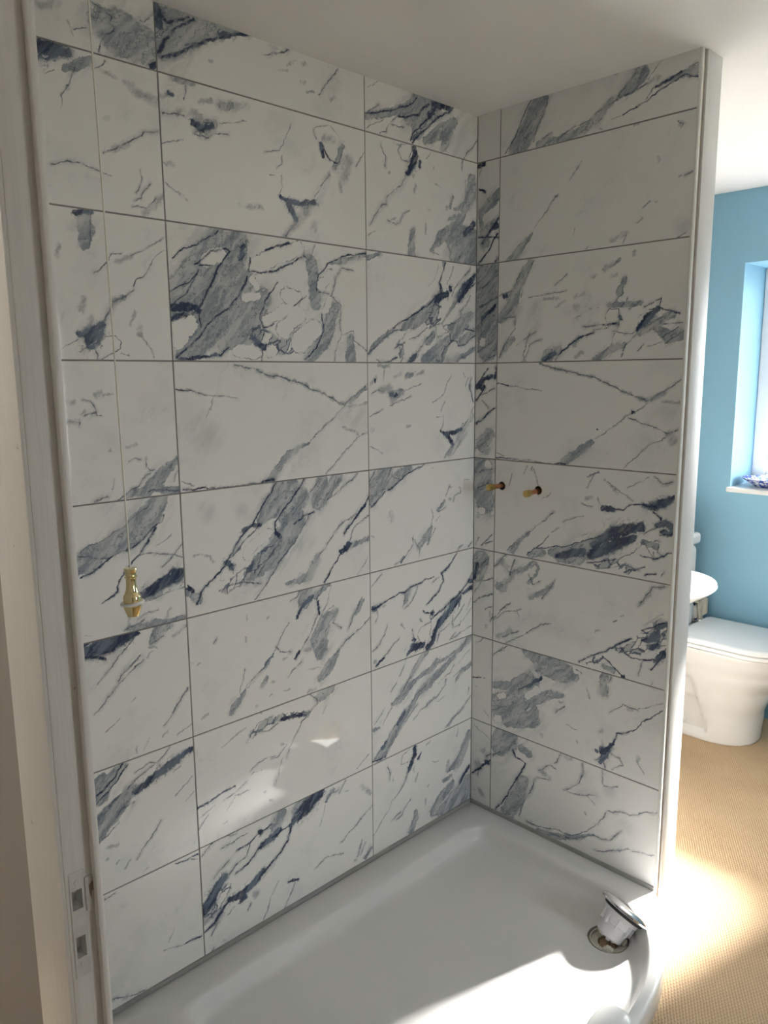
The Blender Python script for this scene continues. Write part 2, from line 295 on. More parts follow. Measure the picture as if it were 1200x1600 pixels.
    'M4': 'b308,292,33.6;263,240,31.4;220,206,12.3|L271,295,2.7;232,248,2.7;199,205,2.7;168,179,2.7;136,141,2.7;110,107,2.7;65,73,2.7;36,54,2.7|L364,295,2.7;323,255,2.7;283,211,2.7;267,191,2.7;265,164,2.7|b351,251,26.9;305,208,26.9|b427,284,20.2;408,236,20.2|l421,294,1.7;368,249,1.7;322,206,1.7|L395,205,2.7;361,201,2.7;326,183,2.7|b338,194,28;297,151,33.6;247,105,31.4;183,73,17.9|l378,198,2.5;325,133,2.5;279,91,2.5;223,29,2.5;195,4,2.5|b481,293,19;444,250,14.6;413,217,10.1|h175,126,14;202,148,14.5;239,168,15|h109,84,12;119,85,12|d168,188,5;194,197,5;219,197,5|l209,190,2.5;177,165,2.5;130,125,2.5|d115,115,7.5;129,100,7.5|n248,123,16;163,72,16;112,51,16|d266,169,6.2;281,153,6.2|l281,144,2.5;236,98,2.5;203,60,2.5|b1,65,11.2;36,37,11.2|d6,73,5;19,62,5|l213,45,2.5;152,57,2.5;93,47,2.5|L41,53,2.7;30,30,2.7|L601,228,4.5;581,201,5.4;541,167,4.5;502,129,3.6|d520,97,7.5;488,78,7.5|L488,78,2.7;457,41,2.7;425,3,2.7|l554,185,2;484,156,2;440,115,2;434,102,2;403,79,2|b403,79,9;372,32,11.2;298,24,6.7|l600,169,1.7;541,143,1.7;521,102,1.7|b599,105,6.7;533,91,6.7|l557,295,1.7;524,274,1.7;443,232,1.7|l591,46,1.3;551,4,1.3|s23,148,3;69,140,3;77,122,3|S358,128,30;370,131,30|S66,252,25;75,242,25|S170,234,25;180,229,25',
    'M5': 'b360,293,20.2;354,267,20.2|l347,312,1.7;329,284,1.7;301,276,1.7|d380,273,6.2;345,253,5;327,229,3.8|b439,299,9;391,275,9|l422,298,2.5;397,265,2.5;408,234,2.5;389,201,2.5;371,172,2.5|L403,254,3.6;407,220,3.6|l371,172,2;347,140,2;317,119,2|l451,292,1;432,238,1;413,214,1|b468,216,6.7;425,197,20.2;405,149,31.4;410,109,22.4|l456,233,1.3;425,216,1.3|l474,215,1.7;455,185,1.7;485,159,1.7|s476,161,6;482,159,6|l299,222,1.7;264,175,1.7;247,152,1.7|l253,164,2;268,146,2;301,138,2|d329,130,5;317,119,5|s352,129,8;369,129,8|l247,147,2.5;214,115,2.3;176,94,2;155,73,1.7|b219,118,4.5;241,140,4.5|b155,69,5.6;123,43,11.2;107,21,6.7|l140,73,1;151,110,1;157,131,1|b223,90,5.6;206,67,5.6|l186,91,0.8;155,69,0.8|s241,71,5;246,69,5|l339,99,2.5;311,88,2.5;293,70,2.5|s278,123,4;287,123,4|s362,69,3;403,67,3|l570,238,1.7;537,201,4.2;510,148,1.7|b570,224,6.7;543,195,6.7|l602,171,1.7;562,145,2.3;509,123,2.5;458,87,2.5|b471,93,5.6;433,54,19;402,34,11.2|s383,10,6;360,7,6|s169,269,4;166,261,4|s161,214,4;160,201,4|l79,230,1.3;69,222,1.3|s23,179,3;26,179,3|s6,184,3;8,184,3|s43,46,4;26,38,4|s281,36,3;297,35,3|s186,18,3;191,17,3|s231,34,3;240,36,3|s232,248,3;238,251,3',
    'M6': 'b440,297,15.7;406,280,15.7|l365,300,2;388,281,2;393,264,2;333,230,2;309,194,2;291,171,2;279,147,2|d334,249,5;300,255,5;266,257,5|n357,246,10;277,263,10;223,262,10;169,247,10|l153,234,1.7;191,272,1.7;239,275,1.7|l357,251,1.7;311,261,1.7;266,252,1.7;222,239,1.7;180,248,1.7|s198,298,3;205,295,3|s185,320,3;191,319,3|L-1,108,4.5;37,114,3.9;72,121,3.3;112,125,2.7|l76,98,2;111,107,2;143,122,2|l111,98,1.3;157,98,1.3|l51,95,1;2,79,1|l-2,49,1.3;30,76,1.3|s84,67,2;110,93,2|l159,149,1.3;186,162,1.3;240,161,1.3|s261,187,6;266,187,6|s164,137,2;196,135,2|l280,180,1.3;251,157,1.3;229,155,1.3|l150,272,0.7;78,243,0.7|l588,39,0.8;533,11,0.8|l423,250,0.8;410,229,0.8|s267,146,2;237,80,2|s75,38,4;80,39,4|s201,70,3;206,71,3|s221,38,5;230,35,5',
    'M7': 'd393,295,15;346,275,22.5;311,258,17.5;288,244,6.2|b335,301,11.2;300,282,11.2|L288,248,2.7;249,239,3.1;221,234,3.6|d243,244,10;210,230,8.8;184,223,7.5|L184,223,3.6;146,198,3.6;105,185,3.6|d178,268,7.5;184,265,7.5|L223,272,2.7;175,265,2.7;154,251,2.7;108,249,2.7|l154,251,2.5;137,217,2.5;101,210,2.5;76,190,2.5|l108,249,2.5;68,226,2.5;33,198,2.5|b256,291,15.7;228,265,15.7|L287,239,3.6;275,200,3.6;241,177,3.6;218,159,4.3;185,141,6.3|d186,146,10;153,128,11.2;122,116,10;82,117,7.5|d66,191,8.8;41,171,12.5;25,147,16.2;1,128,13.8|n64,155,20;38,122,20;9,105,20|L77,120,5.4;46,94,7.2;36,77,5.4;-3,66,1.8|l40,74,2;20,44,2|d127,104,7.5;111,98,7.5|s160,92,12;165,89,12|l91,94,1.7;70,77,1.7|l141,73,1.7;130,59,1.7|l38,304,2.5;4,279,2.5|l-1,308,1.7;39,308,1.7|l111,298,1.7;53,306,1.7|l140,285,1.7;61,275,1.7|s17,291,6;21,289,6|b441,288,6.7;416,263,6.7|l491,299,1.7;466,268,1.7|l460,281,2.5;429,278,2.5|s484,266,3;503,258,3|l410,251,1;390,194,1|s555,253,8;588,219,8|l600,176,1.7;520,131,1.7;468,107,1.7|l480,65,1.3;417,84,1.3;362,69,1.3|d270,77,3.1;304,68,3.1|l292,63,1.7;268,21,1.7;256,-3,1.7|l240,94,1.1;209,61,1.1;185,5,1.1|l552,80,1.7;531,30,1.7|l565,63,1.3;544,30,1.3|b591,35,6.7;564,9,6.7|s521,19,5;527,19,5|l25,10,2.1;22,3,2.1|s54,10,5;59,8,5',
    'R0': 'b3,36,10.1;75,59,11.2;145,82,14.6;197,121,12.3|L3,41,2.7;55,59,2.7;116,76,2.7;158,96,2.7;201,122,2.7|b206,115,29.1;171,74,29.1;268,120,29.1|L250,119,3.6;232,106,3.6;206,84,3.6;162,66,3.6;128,59,3.6|d268,123,10;296,126,10;338,133,10|d250,87,8.8;268,103,8.8;277,122,8.8|b223,82,24.6;201,41,24.6|L362,136,2.7;333,116,2.7;287,89,2.7;250,62,2.7;215,35,2.7;179,3,2.7|L278,96,2.7;223,65,2.7;193,39,2.7;171,12,2.7|n296,106,10;223,48,10;179,11,10|l128,59,1.3;91,35,1.3;78,14,1.3;54,4,1.3|l99,34,1.3;120,33,1.3;149,37,1.3|l154,62,0.8;133,44,0.8|l71,42,0.8;7,10,0.8|l51,75,1.7;7,47,1.7|l52,135,0.8;8,108,0.8|b362,96,13.4;306,58,22.4;232,18,9|b343,69,13.4;315,16,13.4|S411,115,50;392,66,50;363,31,50|S451,126,25;452,90,25|l467,63,2.1;427,25,2.1;398,-10,2.1',
    'R1': 'l58,277,2.1;76,250,2.1;73,225,2.1|s90,216,4;88,210,4|l175,301,1.7;177,285,1.7;166,266,1.7|d188,292,8.8;192,273,11.2;179,248,13.8;157,219,6.2|d214,263,5;210,245,5|l157,219,3.4;136,185,3;114,170,2.7;81,145,2.5;76,131,2.5;60,123,2.4;35,92,1.8;9,65,1.3|l175,301,1.3;136,291,1.3;124,272,1.3;136,252,1.3;162,254,1.3|s107,291,3;136,288,3|s183,229,5;183,215,5|s197,194,6;190,173,6|l170,121,1.7;144,106,1.7;131,87,1.7;113,78,1.7;80,84,1.7|s93,88,4;114,94,4|l34,54,0.8;6,41,0.8|b183,67,9;178,35,12.3;178,4,14.6|s237,94,4;237,68,4|b444,249,16.8;444,213,23.5;425,170,15.7;365,153,4.5|b385,134,9;336,119,4.5|b415,153,9;375,105,15.7;307,70,19;265,23,4.5|d456,124,8.8;416,85,8.8|b366,70,42.6;442,63,47;391,26,47;458,13,40.3|l260,19,1.7;293,13,1.7|l416,243,0.8;414,209,0.8|b355,182,5.6;345,156,5.6|s328,151,6;333,152,6|l398,298,1.7;396,270,1.7|s398,272,4;398,267,4|l260,291,0.8;241,276,0.8|s273,257,3;273,253,3|l274,212,0.8;302,207,0.8|s246,134,4;255,137,4',
    'R2': 'L102,95,2.7;133,114,2.7;178,131,2.7;205,145,2.7;242,162,2.7;270,185,2.7;299,202,2.7;342,211,2.7|b299,202,11.2;280,179,15.7;242,146,20.2;187,116,20.2;142,100,9|d333,207,10;280,185,10|d303,224,6.2;308,206,6.2|L322,294,2.7;313,265,2.7;298,233,2.7;308,218,2.7|b315,291,6.7;315,287,6.7|d347,226,7.5;348,221,7.5|l362,288,1.3;347,255,1.3;332,236,1.3|l293,288,0.8;275,244,0.8;251,220,0.8|d467,271,7.5;444,250,12.5;413,225,15;388,198,11.2|L467,245,1.8;418,216,1.8|b383,198,9;363,171,5.6;333,141,4.5|l443,292,2;402,253,2;367,222,2;357,200,2|b438,282,3.4;417,267,3.4|l444,208,1.7;419,174,1.7;393,157,1.7|b450,150,11.2;409,129,19;343,104,9|b425,116,11.2;369,95,22.4;354,75,13.4|b462,95,13.4;399,67,13.4|L343,91,1.8;349,69,1.8;379,66,1.8;389,50,1.8;420,57,1.8;467,85,1.8|L420,106,1.8;467,98,1.8|l398,154,1.7;393,141,1.7;368,121,1.7;319,106,1.7;309,115,1.7;333,138,1.7|L354,65,1.8;329,46,1.8;309,20,1.8;310,1,1.8|b339,68,15.7;300,32,31.4;242,3,26.9|b270,82,11.2;242,63,11.2|l319,103,1.7;338,94,1.7;290,73,1.7;280,111,1.7;299,115,1.7|n289,164,17;261,141,17;251,116,17;289,124,17|l266,88,2.5;233,63,2.5;205,31,2.5;159,0,2.5|d191,18,7.5;173,6,7.5|l242,100,1.7;196,74,1.7;168,67,1.7|l159,94,1.7;133,63,1.7|l137,96,2.5;98,86,2.5;51,61,2.5;26,40,2.5;1,25,2.5|b102,92,5.6;38,55,7.8;5,25,5.6|n124,51,12;132,27,12|l106,39,2;119,48,2;146,54,2|l124,42,2;132,24,2|L63,-1,2.2;89,2,2.2;115,12,2.2|l34,8,1.7;54,2,1.7|L141,15,1.8;128,0,1.8|b463,45,6.7;421,24,9;334,4,6.7|l463,51,1.3;442,28,1.3;390,14,1.3|l285,10,2.5;305,1,2.5|b1,279,6.7;50,295,6.7|l1,273,1.3;50,293,1.3',
    'R3': 'b37,292,4.5;84,291,4.5|s8,245,6;31,257,6|d25,252,3.1;28,252,3.1|l65,286,1;60,253,1|l9,215,2;41,224,2;62,217,2|s49,223,12;83,232,12|b88,215,11.2;105,207,11.2;132,217,11.2|d88,212,6.2;109,209,6.2|s92,211,9;92,189,9|s73,235,10;79,237,10|l87,180,1.7;114,189,1.7;145,195,1.7;172,202,1.7|l141,219,1;218,239,1|s101,259,5;132,268,5|b157,263,9;172,265,9|s186,268,8;223,274,8|l6,151,1;57,169,1|s12,113,8;18,113,8|l355,264,1;340,244,1;320,209,1;305,196,1;266,183,1|l325,186,1;315,170,1;305,155,1|l286,138,1;306,139,1|l320,143,1;318,114,1;306,98,1|d308,93,5;331,83,7.5;361,85,7.5;403,93,6.2|d336,79,8.8;362,48,6.2|b413,106,5.6;388,66,5.6|l469,161,1.3;429,115,1.3;419,102,1.3|s464,137,8;414,75,16;347,18,12|l357,41,1.7;326,10,1.7|l435,87,0.8;362,14,0.8|L443,233,2.2;454,206,2.2;466,178,2.2|l454,253,1.7;444,220,1.7|s446,230,8;451,226,8|l422,230,1;438,253,1|l416,273,0.8;422,257,0.8|s158,114,5;167,116,5|s9,65,3;51,44,3',
    'R4': 'b63,286,29.1;31,251,26.9;11,213,15.7|b167,291,11.2;121,272,15.7;76,244,9|L233,298,2.2;195,287,2.2;144,269,2.2;103,247,2.2;54,227,2.2;6,195,2.2|l85,296,1.7;67,260,1.7;45,237,1.7|l21,296,1.7;3,267,1.7|l130,295,1.3;90,271,1.3;121,264,1.3|l50,237,1.7;80,240,1.7|l42,281,0.8;11,250,0.8|l353,221,1.7;332,189,1.7|s355,218,3;361,217,3|l400,209,1;406,191,1;374,185,1;369,168,1|s351,180,5;356,178,5|b327,173,4.5;297,149,6.7|l333,155,1.3;297,142,1.3|l267,156,1;272,135,1;262,106,1|b262,99,6.7;243,72,15.7;208,46,9|l208,19,2.5;213,42,2.5|l282,93,1.7;257,63,1.7;248,44,1.7|l185,84,1.7;180,54,2.3;151,26,2.8;128,6,3.4|b142,24,4.5;128,10,4.5|l128,10,1.3;96,5,1.3|l185,70,1.7;204,47,1.7|l307,131,0.8;287,113,0.8|l421,232,1.3;443,230,1.3|l281,289,0.8;267,282,0.8|l465,20,1.3;446,5,1.3|l419,15,1.3;392,6,1.3|s7,107,4;13,105,4|s84,157,14;88,153,14',
    'R5': 'L8,191,4.5;50,198,3.7;80,204,2.9;119,215,2.7;145,213,2.7;168,224,3;209,229,3.1;232,238,1.7;275,236,1.4|d9,191,7.5;16,189,7.5|b163,215,9;145,187,9|l200,221,1.7;177,180,1.7;141,162,1.7|l145,206,1.7;136,169,1.7|L388,293,2.2;358,268,3.4;338,254,3.6;314,239,3.1;324,213,3.1;299,188,3.3;266,165,2.6;242,153,1.8|b353,265,5.6;314,242,5.6|l299,231,1.7;270,220,1.7|L465,214,3.6;447,186,4.3;421,167,3.3;385,147,3.1;359,135,4.2;334,126,4.9;266,101,2.7|d452,189,8.8;463,187,8.8|d466,165,6.2;426,152,6.2|d405,142,8.8;375,128,12.5;340,98,11.2;305,82,12.5;285,52,10|d285,52,11.2;266,23,11.2;247,11,11.2|d223,24,11.2;181,28,13.8;153,8,3.8|n410,159,14;390,121,14;330,100,14;280,60,14|L271,120,2.7;232,132,2.7;228,136,2.7|d268,122,6.2;273,116,6.2|l261,115,2;266,87,2;256,56,2;266,37,2|l266,94,1.3;214,83,1.3;200,66,1.3;218,32,1.3|l176,85,2;181,61,2;190,49,2;172,30,2|d183,54,5;190,52,5|l209,114,1.7;223,101,1.7|l390,125,1.7;370,91,1.7;365,68,1.7;370,49,1.7|l427,117,1.3;401,87,1.3;370,67,1.3|l464,127,1.3;438,86,1.3|l412,60,1;407,48,1;376,48,1|l350,64,1.7;305,44,1.7;290,13,1.7|l381,29,1.3;355,7,1.3|l465,30,1.3;402,21,1.3;355,7,1.3|l467,94,0.8;422,58,0.8|l66,128,0.8;53,93,2;35,75,2.3;6,57,1.7|l118,70,1.3;82,50,1.6;56,34,2.3;18,12,3.4|d52,26,3.8;22,11,3.8|s11,27,7;18,25,7|l42,289,1.3;5,260,1.3|l127,117,1.3;145,96,1.3|l153,38,0.8;135,23,0.8|l24,178,1.3;28,168,1.3;22,144,1.3|s49,188,4;58,188,4',
    'R6': 'b247,302,10.1;209,278,10.1;181,252,8.6;167,233,5.6|l167,236,2.5;144,206,2.5;85,170,2.5|b195,221,6.7;148,198,16.8;121,179,14.6;85,170,4.5|b291,251,12.3;266,235,12.3;195,221,5.6|b397,267,3.4;331,249,4.5;291,249,5.6|b463,293,11.2;418,268,10.1;387,252,6.7;311,216,14.6;252,188,16.8;204,168,10.1|l444,298,1.3;402,262,1.3;366,246,1.3|l242,187,2.5;190,168,2.5;166,142,2.5;116,114,2.5;80,79,2.5;9,14,2.5|b204,171,9;176,135,9;138,106,10.1;97,69,11.2;48,26,14.6;26,11,12.3|d139,127,6.2;107,97,6.2|d57,56,6.2;40,39,6.2|l199,131,1.7;138,89,1.7;93,47,1.7;52,8,1.7|L2,9,2.7;52,6,2.7|l336,177,2.5;331,157,2.5;291,130,2.5;252,118,2.5;223,110,2.5|b281,130,4.5;242,118,4.5|l291,115,0.8;332,122,0.8|l377,219,1;362,198,1;296,175,1|l456,248,0.8;387,212,0.8|b465,195,7.8;419,186,7.8;383,156,3.4|l465,206,1.3;377,178,1.3|l467,80,2.2;405,41,2.2;337,9,2.2|b426,49,4.5;353,11,4.5|l149,301,1.3;121,253,1.3|l108,233,0.8;81,211,0.8|l85,161,1.3;45,117,1.3|l54,164,0.8;11,129,0.8|b27,110,4.5;2,109,4.5|l458,113,1.7;447,97,1.7|l223,113,0.8;180,89,0.8',
    'R7': 'l61,272,2.1;74,247,2.1;69,228,2.1|s87,225,4;87,218,4|d184,292,7.5;184,268,10;170,241,10;156,226,5|d213,261,3.8;203,250,3.8|l156,229,3.4;142,196,2.8;114,172,2.3;82,151,1.7;68,125,1.7;45,107,1.6;-3,67,1.3|l161,301,1.3;128,285,1.3;124,259,1.3;156,254,1.3|s184,226,4;182,212,4|s199,199,5;189,178,5|l165,123,2;137,103,2;122,81,2;104,78,2|l118,97,2;77,87,2|b189,71,9;184,40,13.4;169,7,13.4|s238,97,4;238,68,4|b460,248,14.6;434,207,17.9;407,164,19;349,152,6.7|d462,128,7.5;414,90,7.5|b371,95,14.6;324,73,19;273,39,13.4;263,21,3.4|b430,60,31.4;458,65,31.4;377,33,37;303,18,15.7|b354,184,5.6;344,154,5.6|b365,127,6.7;328,123,6.7|l268,19,1.7;298,13,1.7|l400,300,1.7;395,261,1.7|l262,293,0.8;242,282,0.8|l272,214,0.8;302,206,0.8|s247,135,4;255,136,4|b464,16,17.9;377,10,17.9',
    'N0': 'l13,132,1.7;35,135,1.7',
    'N1': 'd7,292,6.2;26,294,6.2|l22,290,2;8,265,2|d9,220,3.8;31,213,3.8|b83,197,15.7;47,175,20.2;17,154,11.2|b17,154,9;18,111,9|b63,111,15.7;26,93,15.7|L84,130,5.4;56,95,5.4;19,60,5.4|L7,81,2.7;85,71,2.7|L78,81,3.6;42,34,3.6;8,4,3.6|d66,105,10;74,106,10|L83,13,4.5;72,3,4.5|b30,59,11.2;38,60,11.2',
    'N2': 'b46,263,47;40,171,49.3;49,42,38.1|l83,266,3.4;23,231,3.4|l84,197,4.2;17,173,4.2|d77,169,6.2;25,137,6.2|l79,76,2.5;11,31,2.5|h26,60,11;28,66,11|l80,23,2.5;27,0,2.5|l25,131,2.5;18,78,2.5',
    'N3': 'L49,284,2.7;27,249,2.7;4,231,2.7|L82,289,4.5;79,254,4.5|d79,260,7.5;42,249,6.2;12,228,10|L38,225,3.6;5,183,3.6|d23,225,7.5;31,225,7.5|l79,225,2.5;27,202,2.5|L81,161,2.7;44,137,3.6;6,109,5.4|l28,184,1.7;58,161,1.7|b60,78,20.2;30,40,20.2|l29,76,1.7;7,57,1.7|l41,47,2.5;7,27,2.5|s42,23,15;49,23,15',
    'N4': 'b30,283,38.1;31,206,42.6;47,160,38.1|h56,284,13;57,279,13|h28,128,12;36,129,12|S36,105,20;44,106,20|l74,269,2.5;8,252,2.5|l68,233,3.4;16,199,3.4|s17,108,10;70,121,10|l78,56,2.5;34,13,2.5|l79,32,2.5;49,21,2.5|l26,36,1.7;7,9,1.7|b58,149,13.4;65,150,13.4',
    'N5': 'b35,265,31.4;21,215,25.8|d20,245,6.2;6,200,6.2|l64,276,3.4;6,218,3.4|l80,207,2.5;36,193,2.5;7,151,2.5|l81,157,3;44,140,3;3,114,3|l52,100,1.7;82,115,1.7|l75,98,1.7;71,79,1.7|l86,88,2.5;75,62,2.5|s57,43,4;57,36,4',
    'N6': 'l16,276,1.3;52,303,1.3|L3,146,1.8;40,159,1.8|s51,159,3;54,160,3|s16,120,2;19,121,2|l56,43,1.7;71,29,1.7',
    'N7': 's12,283,2;80,256,2|L85,176,4.5;52,145,4.5;7,100,4.5|d67,163,8.8;74,166,8.8|l37,133,2.5;30,102,2.5|l66,185,3.4;88,199,3.4|s39,50,10;54,31,10|s14,41,5;17,42,5|s48,200,10;55,203,10|b26,139,11.2;33,141,11.2',
    'W0': 'b133,126,28;109,70,30.2;63,12,30.2|L104,133,1.8;75,88,1.8;48,41,1.8;18,5,1.8|l162,129,2.1;157,95,2.1;129,55,2.1;117,17,2.1|b220,11,7.8;137,7,10.1|l175,30,1.7;150,20,1.7|b365,71,6.7;321,33,10.1;251,9,11.2;201,4,4.5|l376,68,1.7;326,51,1.7;297,38,1.7;250,29,1.7;201,9,1.7|b444,116,22.4;419,90,17.9;387,75,5.6|l430,131,1.7;408,98,1.7;376,68,1.7|l496,129,1.7;466,97,1.7|l376,68,3.4;409,74,3.4;441,78,3.4;462,89,3.4|s462,89,7;498,93,7|b596,85,13.4;553,83,9;523,82,5.6|L553,92,3.6;523,82,3.6;488,73,3.6|L597,70,1.8;563,81,1.8;534,75,1.8;494,63,1.8;464,47,1.8;400,25,1.8|l483,74,1.7;463,52,1.7|l395,24,0.8;367,20,0.8|s367,131,2;370,131,2|l595,103,1.7;553,88,1.7|s328,6,3;339,6,3',
    'W1': 'b121,69,4.5;77,26,13.4;43,-4,14.6|l130,84,1.4;156,113,1.4;194,154,1.4;206,162,1.4|s197,158,4;205,160,4|s263,219,5;269,223,5|l278,236,0.8;243,197,0.8|l261,46,0.8;266,61,0.8|s555,274,6;565,272,6|l549,280,1.4;567,271,1.4;560,264,1.4|s505,202,4;506,193,4|l599,153,1.7;575,146,1.7|s561,146,3;564,147,3|l487,100,0.8;467,87,0.8|s502,95,2;505,96,2|l468,63,0.8;452,51,0.8|l426,25,0.8;416,2,0.8|s381,16,8;426,30,8|l585,9,1.3;565,2,1.3|S574,29,25;580,19,25|s305,4,3;320,5,3|s435,297,4;445,297,4',
    'W2': 'b115,287,10.1;88,257,10.1;69,209,12.3;48,165,22.4;13,133,15.7|l88,279,1.7;68,237,1.7;40,199,1.7|l129,291,2;96,240,2;83,191,2|d22,198,6.2;31,199,6.2|l47,213,1.7;4,202,1.7|S139,159,28;134,115,28;114,71,28|l20,132,2;63,136,2;64,101,2;29,57,2;8,17,2|b58,67,9;29,45,9|l121,82,1.7;95,20,1.7;109,-3,1.7|l162,63,1.7;122,48,1.7;95,-2,1.7|l141,87,1.3;73,50,1.3|b223,31,12.3;184,13,17.9|d210,23,7.5;171,2,7.5|L335,78,2.7;292,66,2.7;268,49,2.7;236,28,2.7;211,1,2.7|b286,64,5.6;274,43,5.6|l335,83,2;376,86,2;364,97,2;303,95,2|L364,97,3.6;405,95,3.6|l379,91,2;369,118,2;380,138,2;409,136,2;416,105,2;406,80,2;395,60,2;390,39,2|d415,113,3.8;417,106,3.8|l394,75,2;452,65,2;478,91,2;494,115,2|b379,148,6.7;420,150,9;470,147,6.7|l418,176,1.7;391,152,1.7|l436,164,1.7;414,140,1.7|l470,152,1.7;443,134,1.7|l534,157,1.7;503,144,1.7;482,136,1.7|L534,157,1.8;525,133,1.8;498,130,1.8|d520,129,7.5;494,105,11.2;468,77,6.2|L525,131,2.7;583,115,2.7|b563,111,10.1;516,94,10.1;474,67,6.7|l537,108,1.7;479,81,1.7|b591,61,14.6;561,53,14.6;517,84,9|l590,90,1.7;538,88,1.7|l596,71,1.7;551,39,1.7|l580,81,1.7;540,54,1.7|b431,38,6.7;385,24,10.1;344,4,9|l463,62,1.7;431,33,1.7;421,7,1.7|l487,41,1.3;471,21,1.3|l540,44,0.8;498,35,0.8|b422,213,5.6;412,181,10.1|l428,220,1.3;419,170,1.3|s382,224,6;396,225,6|b408,266,4.5;363,246,6.7|s322,228,6;334,230,6|s447,281,6;448,273,6|l242,242,1.7;204,214,1.7|s269,177,6;300,185,6|s273,150,10;281,152,10|l265,118,2;290,128,2|s238,168,5;206,154,5|l111,188,1.3;243,197,1.3|s166,179,4;218,178,4|s282,13,8;297,21,8|s320,142,3;326,142,3|s343,143,2;346,143,2',
    'W3': 'l158,295,2;230,277,2;286,264,2;347,253,2;389,237,2;429,219,2;508,190,2|s158,295,5;230,277,5;286,264,5;347,253,5;389,237,5;429,219,5;508,190,5|L-1,238,2.2;42,231,2.2|l42,231,1.1;99,223,1.1;167,215,1.1|l510,189,2;543,213,2;597,249,2|b518,195,6.7;548,213,6.7|l508,185,1.3;466,159,1.3;422,127,1.3;348,79,1.3|d463,159,3.8;467,160,3.8|b343,74,5.6;301,44,11.2;258,10,11.2|L220,2,2.7;259,3,2.7|l0,20,0.8;33,10,0.8|L0,5,1.8;55,3,1.8|l55,3,1.3;220,0,1.3|l455,141,1.7;511,128,1.7;565,105,1.7;595,116,1.7|s565,105,8;575,106,8|l560,97,1.3;503,62,1.3;445,6,1.3|s550,188,6;596,189,6|S567,159,45;578,155,45|d358,110,1.9;360,110,1.9|s581,91,15;586,89,15',
    'W4': 'd362,75,12.5;429,120,22.5;473,141,13.8;505,146,13.8|b368,71,26.9;290,34,26.9;220,29,14.6|d351,41,11.2;409,74,17.5;485,114,10|d240,23,8.8;327,48,12.5|b240,20,14.6;315,22,14.6|b188,26,11.2;141,10,11.2|L154,33,1.8;213,47,1.8;264,55,1.8;325,81,1.8;384,105,1.8|L127,11,1.4;167,40,1.4;206,80,1.4|L517,129,1.8;553,154,1.8|d386,185,7.5;415,189,7.5|L415,194,2.7;449,187,2;475,206,2.2;508,209,3.4;545,209,5.4|d508,207,6.2;539,208,10;575,226,10;594,236,5|L540,195,2.7;562,181,2.7;562,166,2.7|d552,159,7.5;578,167,9.2;594,160,9.2;594,145,7.5|d569,141,6.2;590,139,6.2|L564,131,1.8;595,140,1.8|b518,104,9;550,98,9|l444,45,2;487,73,2;518,104,2;560,115,2;557,84,2;573,77,2|l519,99,1.7;547,65,1.7;546,83,1.7|L598,88,1.8;552,66,1.8;504,66,1.8|n376,23,14;433,33,14;479,20,14|L340,17,1.8;387,31,1.8;433,44,1.8|l376,7,1.7;462,32,1.7;506,24,1.7|L463,11,1.8;522,37,1.8|L523,12,2.2;554,25,2.2|l570,20,1.7;578,32,1.7|s400,260,6;435,237,6|l388,269,1.3;441,238,1.3;480,217,1.3|l519,288,1.3;457,250,1.3|l535,292,1.7;562,275,1.7;587,282,1.7|s567,274,8;579,279,8|L330,272,1.8;370,289,1.8|l353,282,1.3;331,243,1.3|s332,210,6;347,214,6|l367,215,1.3;380,190,1.3|l315,193,1.3;351,187,1.3|l223,155,2;191,126,2;165,109,2;126,75,2|b132,76,5.6;78,33,6.7|b92,41,9;71,14,11.2|l78,39,1.7;50,11,1.7|l322,156,1;255,132,1|l243,113,0.8;218,93,0.8|l120,288,1.7;110,267,1.7|s140,289,3;139,278,3|s147,282,3;162,233,3|l66,258,1;52,222,1|l208,212,0.8;176,192,0.8|l342,110,0.8;319,96,0.8',
    'W5': 's34,274,13;70,233,13;29,190,13|b23,275,5.6;2,254,5.6|b18,188,13.4;39,186,13.4|l47,299,2;2,251,2|l82,287,3.4;63,238,3.4|b70,239,7.8;124,266,7.8;156,288,7.8|b138,223,5.6;176,269,5;163,289,4.5|l137,251,2;152,219,2;177,235,2|b229,239,3.4;198,205,9;146,178,6.7|l235,249,1.7;186,180,1.7|l69,139,3;30,110,3;2,77,3|l2,71,1.7;38,103,1.7;114,131,1.7|l93,127,1.7;101,105,1.7|l220,108,1.7;182,94,1.7;129,53,1.7;54,5,1.7|s74,52,8;18,14,8|l102,58,1.7;39,19,1.7|L492,123,2.7;454,98,2.7;405,64,2.7;365,37,2.7;324,10,2.7|n579,174,26;550,137,28;504,94,20;449,86,12|n400,46,10;360,14,10|d593,188,6.2;568,172,8.8;560,139,10;529,127,5|L522,156,2.2;558,174,2.2;588,191,2.2|L522,156,1.8;544,151,1.8|d571,121,7.5;551,111,7.5|d593,101,8.8;569,74,6.2|L597,118,2.7;584,84,2.7;554,45,2.7|L460,89,2.2;494,65,2.2;532,70,2.2;563,78,2.2|l532,70,1.3;518,19,1.3|L405,48,1.8;441,24,1.8;470,5,1.8|b413,17,9;441,14,9|d466,6,3.8;473,7,3.8|l582,295,1.7;547,286,1.7;523,243,1.7;508,220,1.7|s543,263,5;513,226,5|s576,214,5;527,172,5|L434,162,1.4;443,169,1.4|s378,117,5;386,124,5|s459,182,3;466,186,3|l596,128,1.7;556,113,1.7|l557,4,1.7;560,11,1.7|s572,293,8;582,294,8',
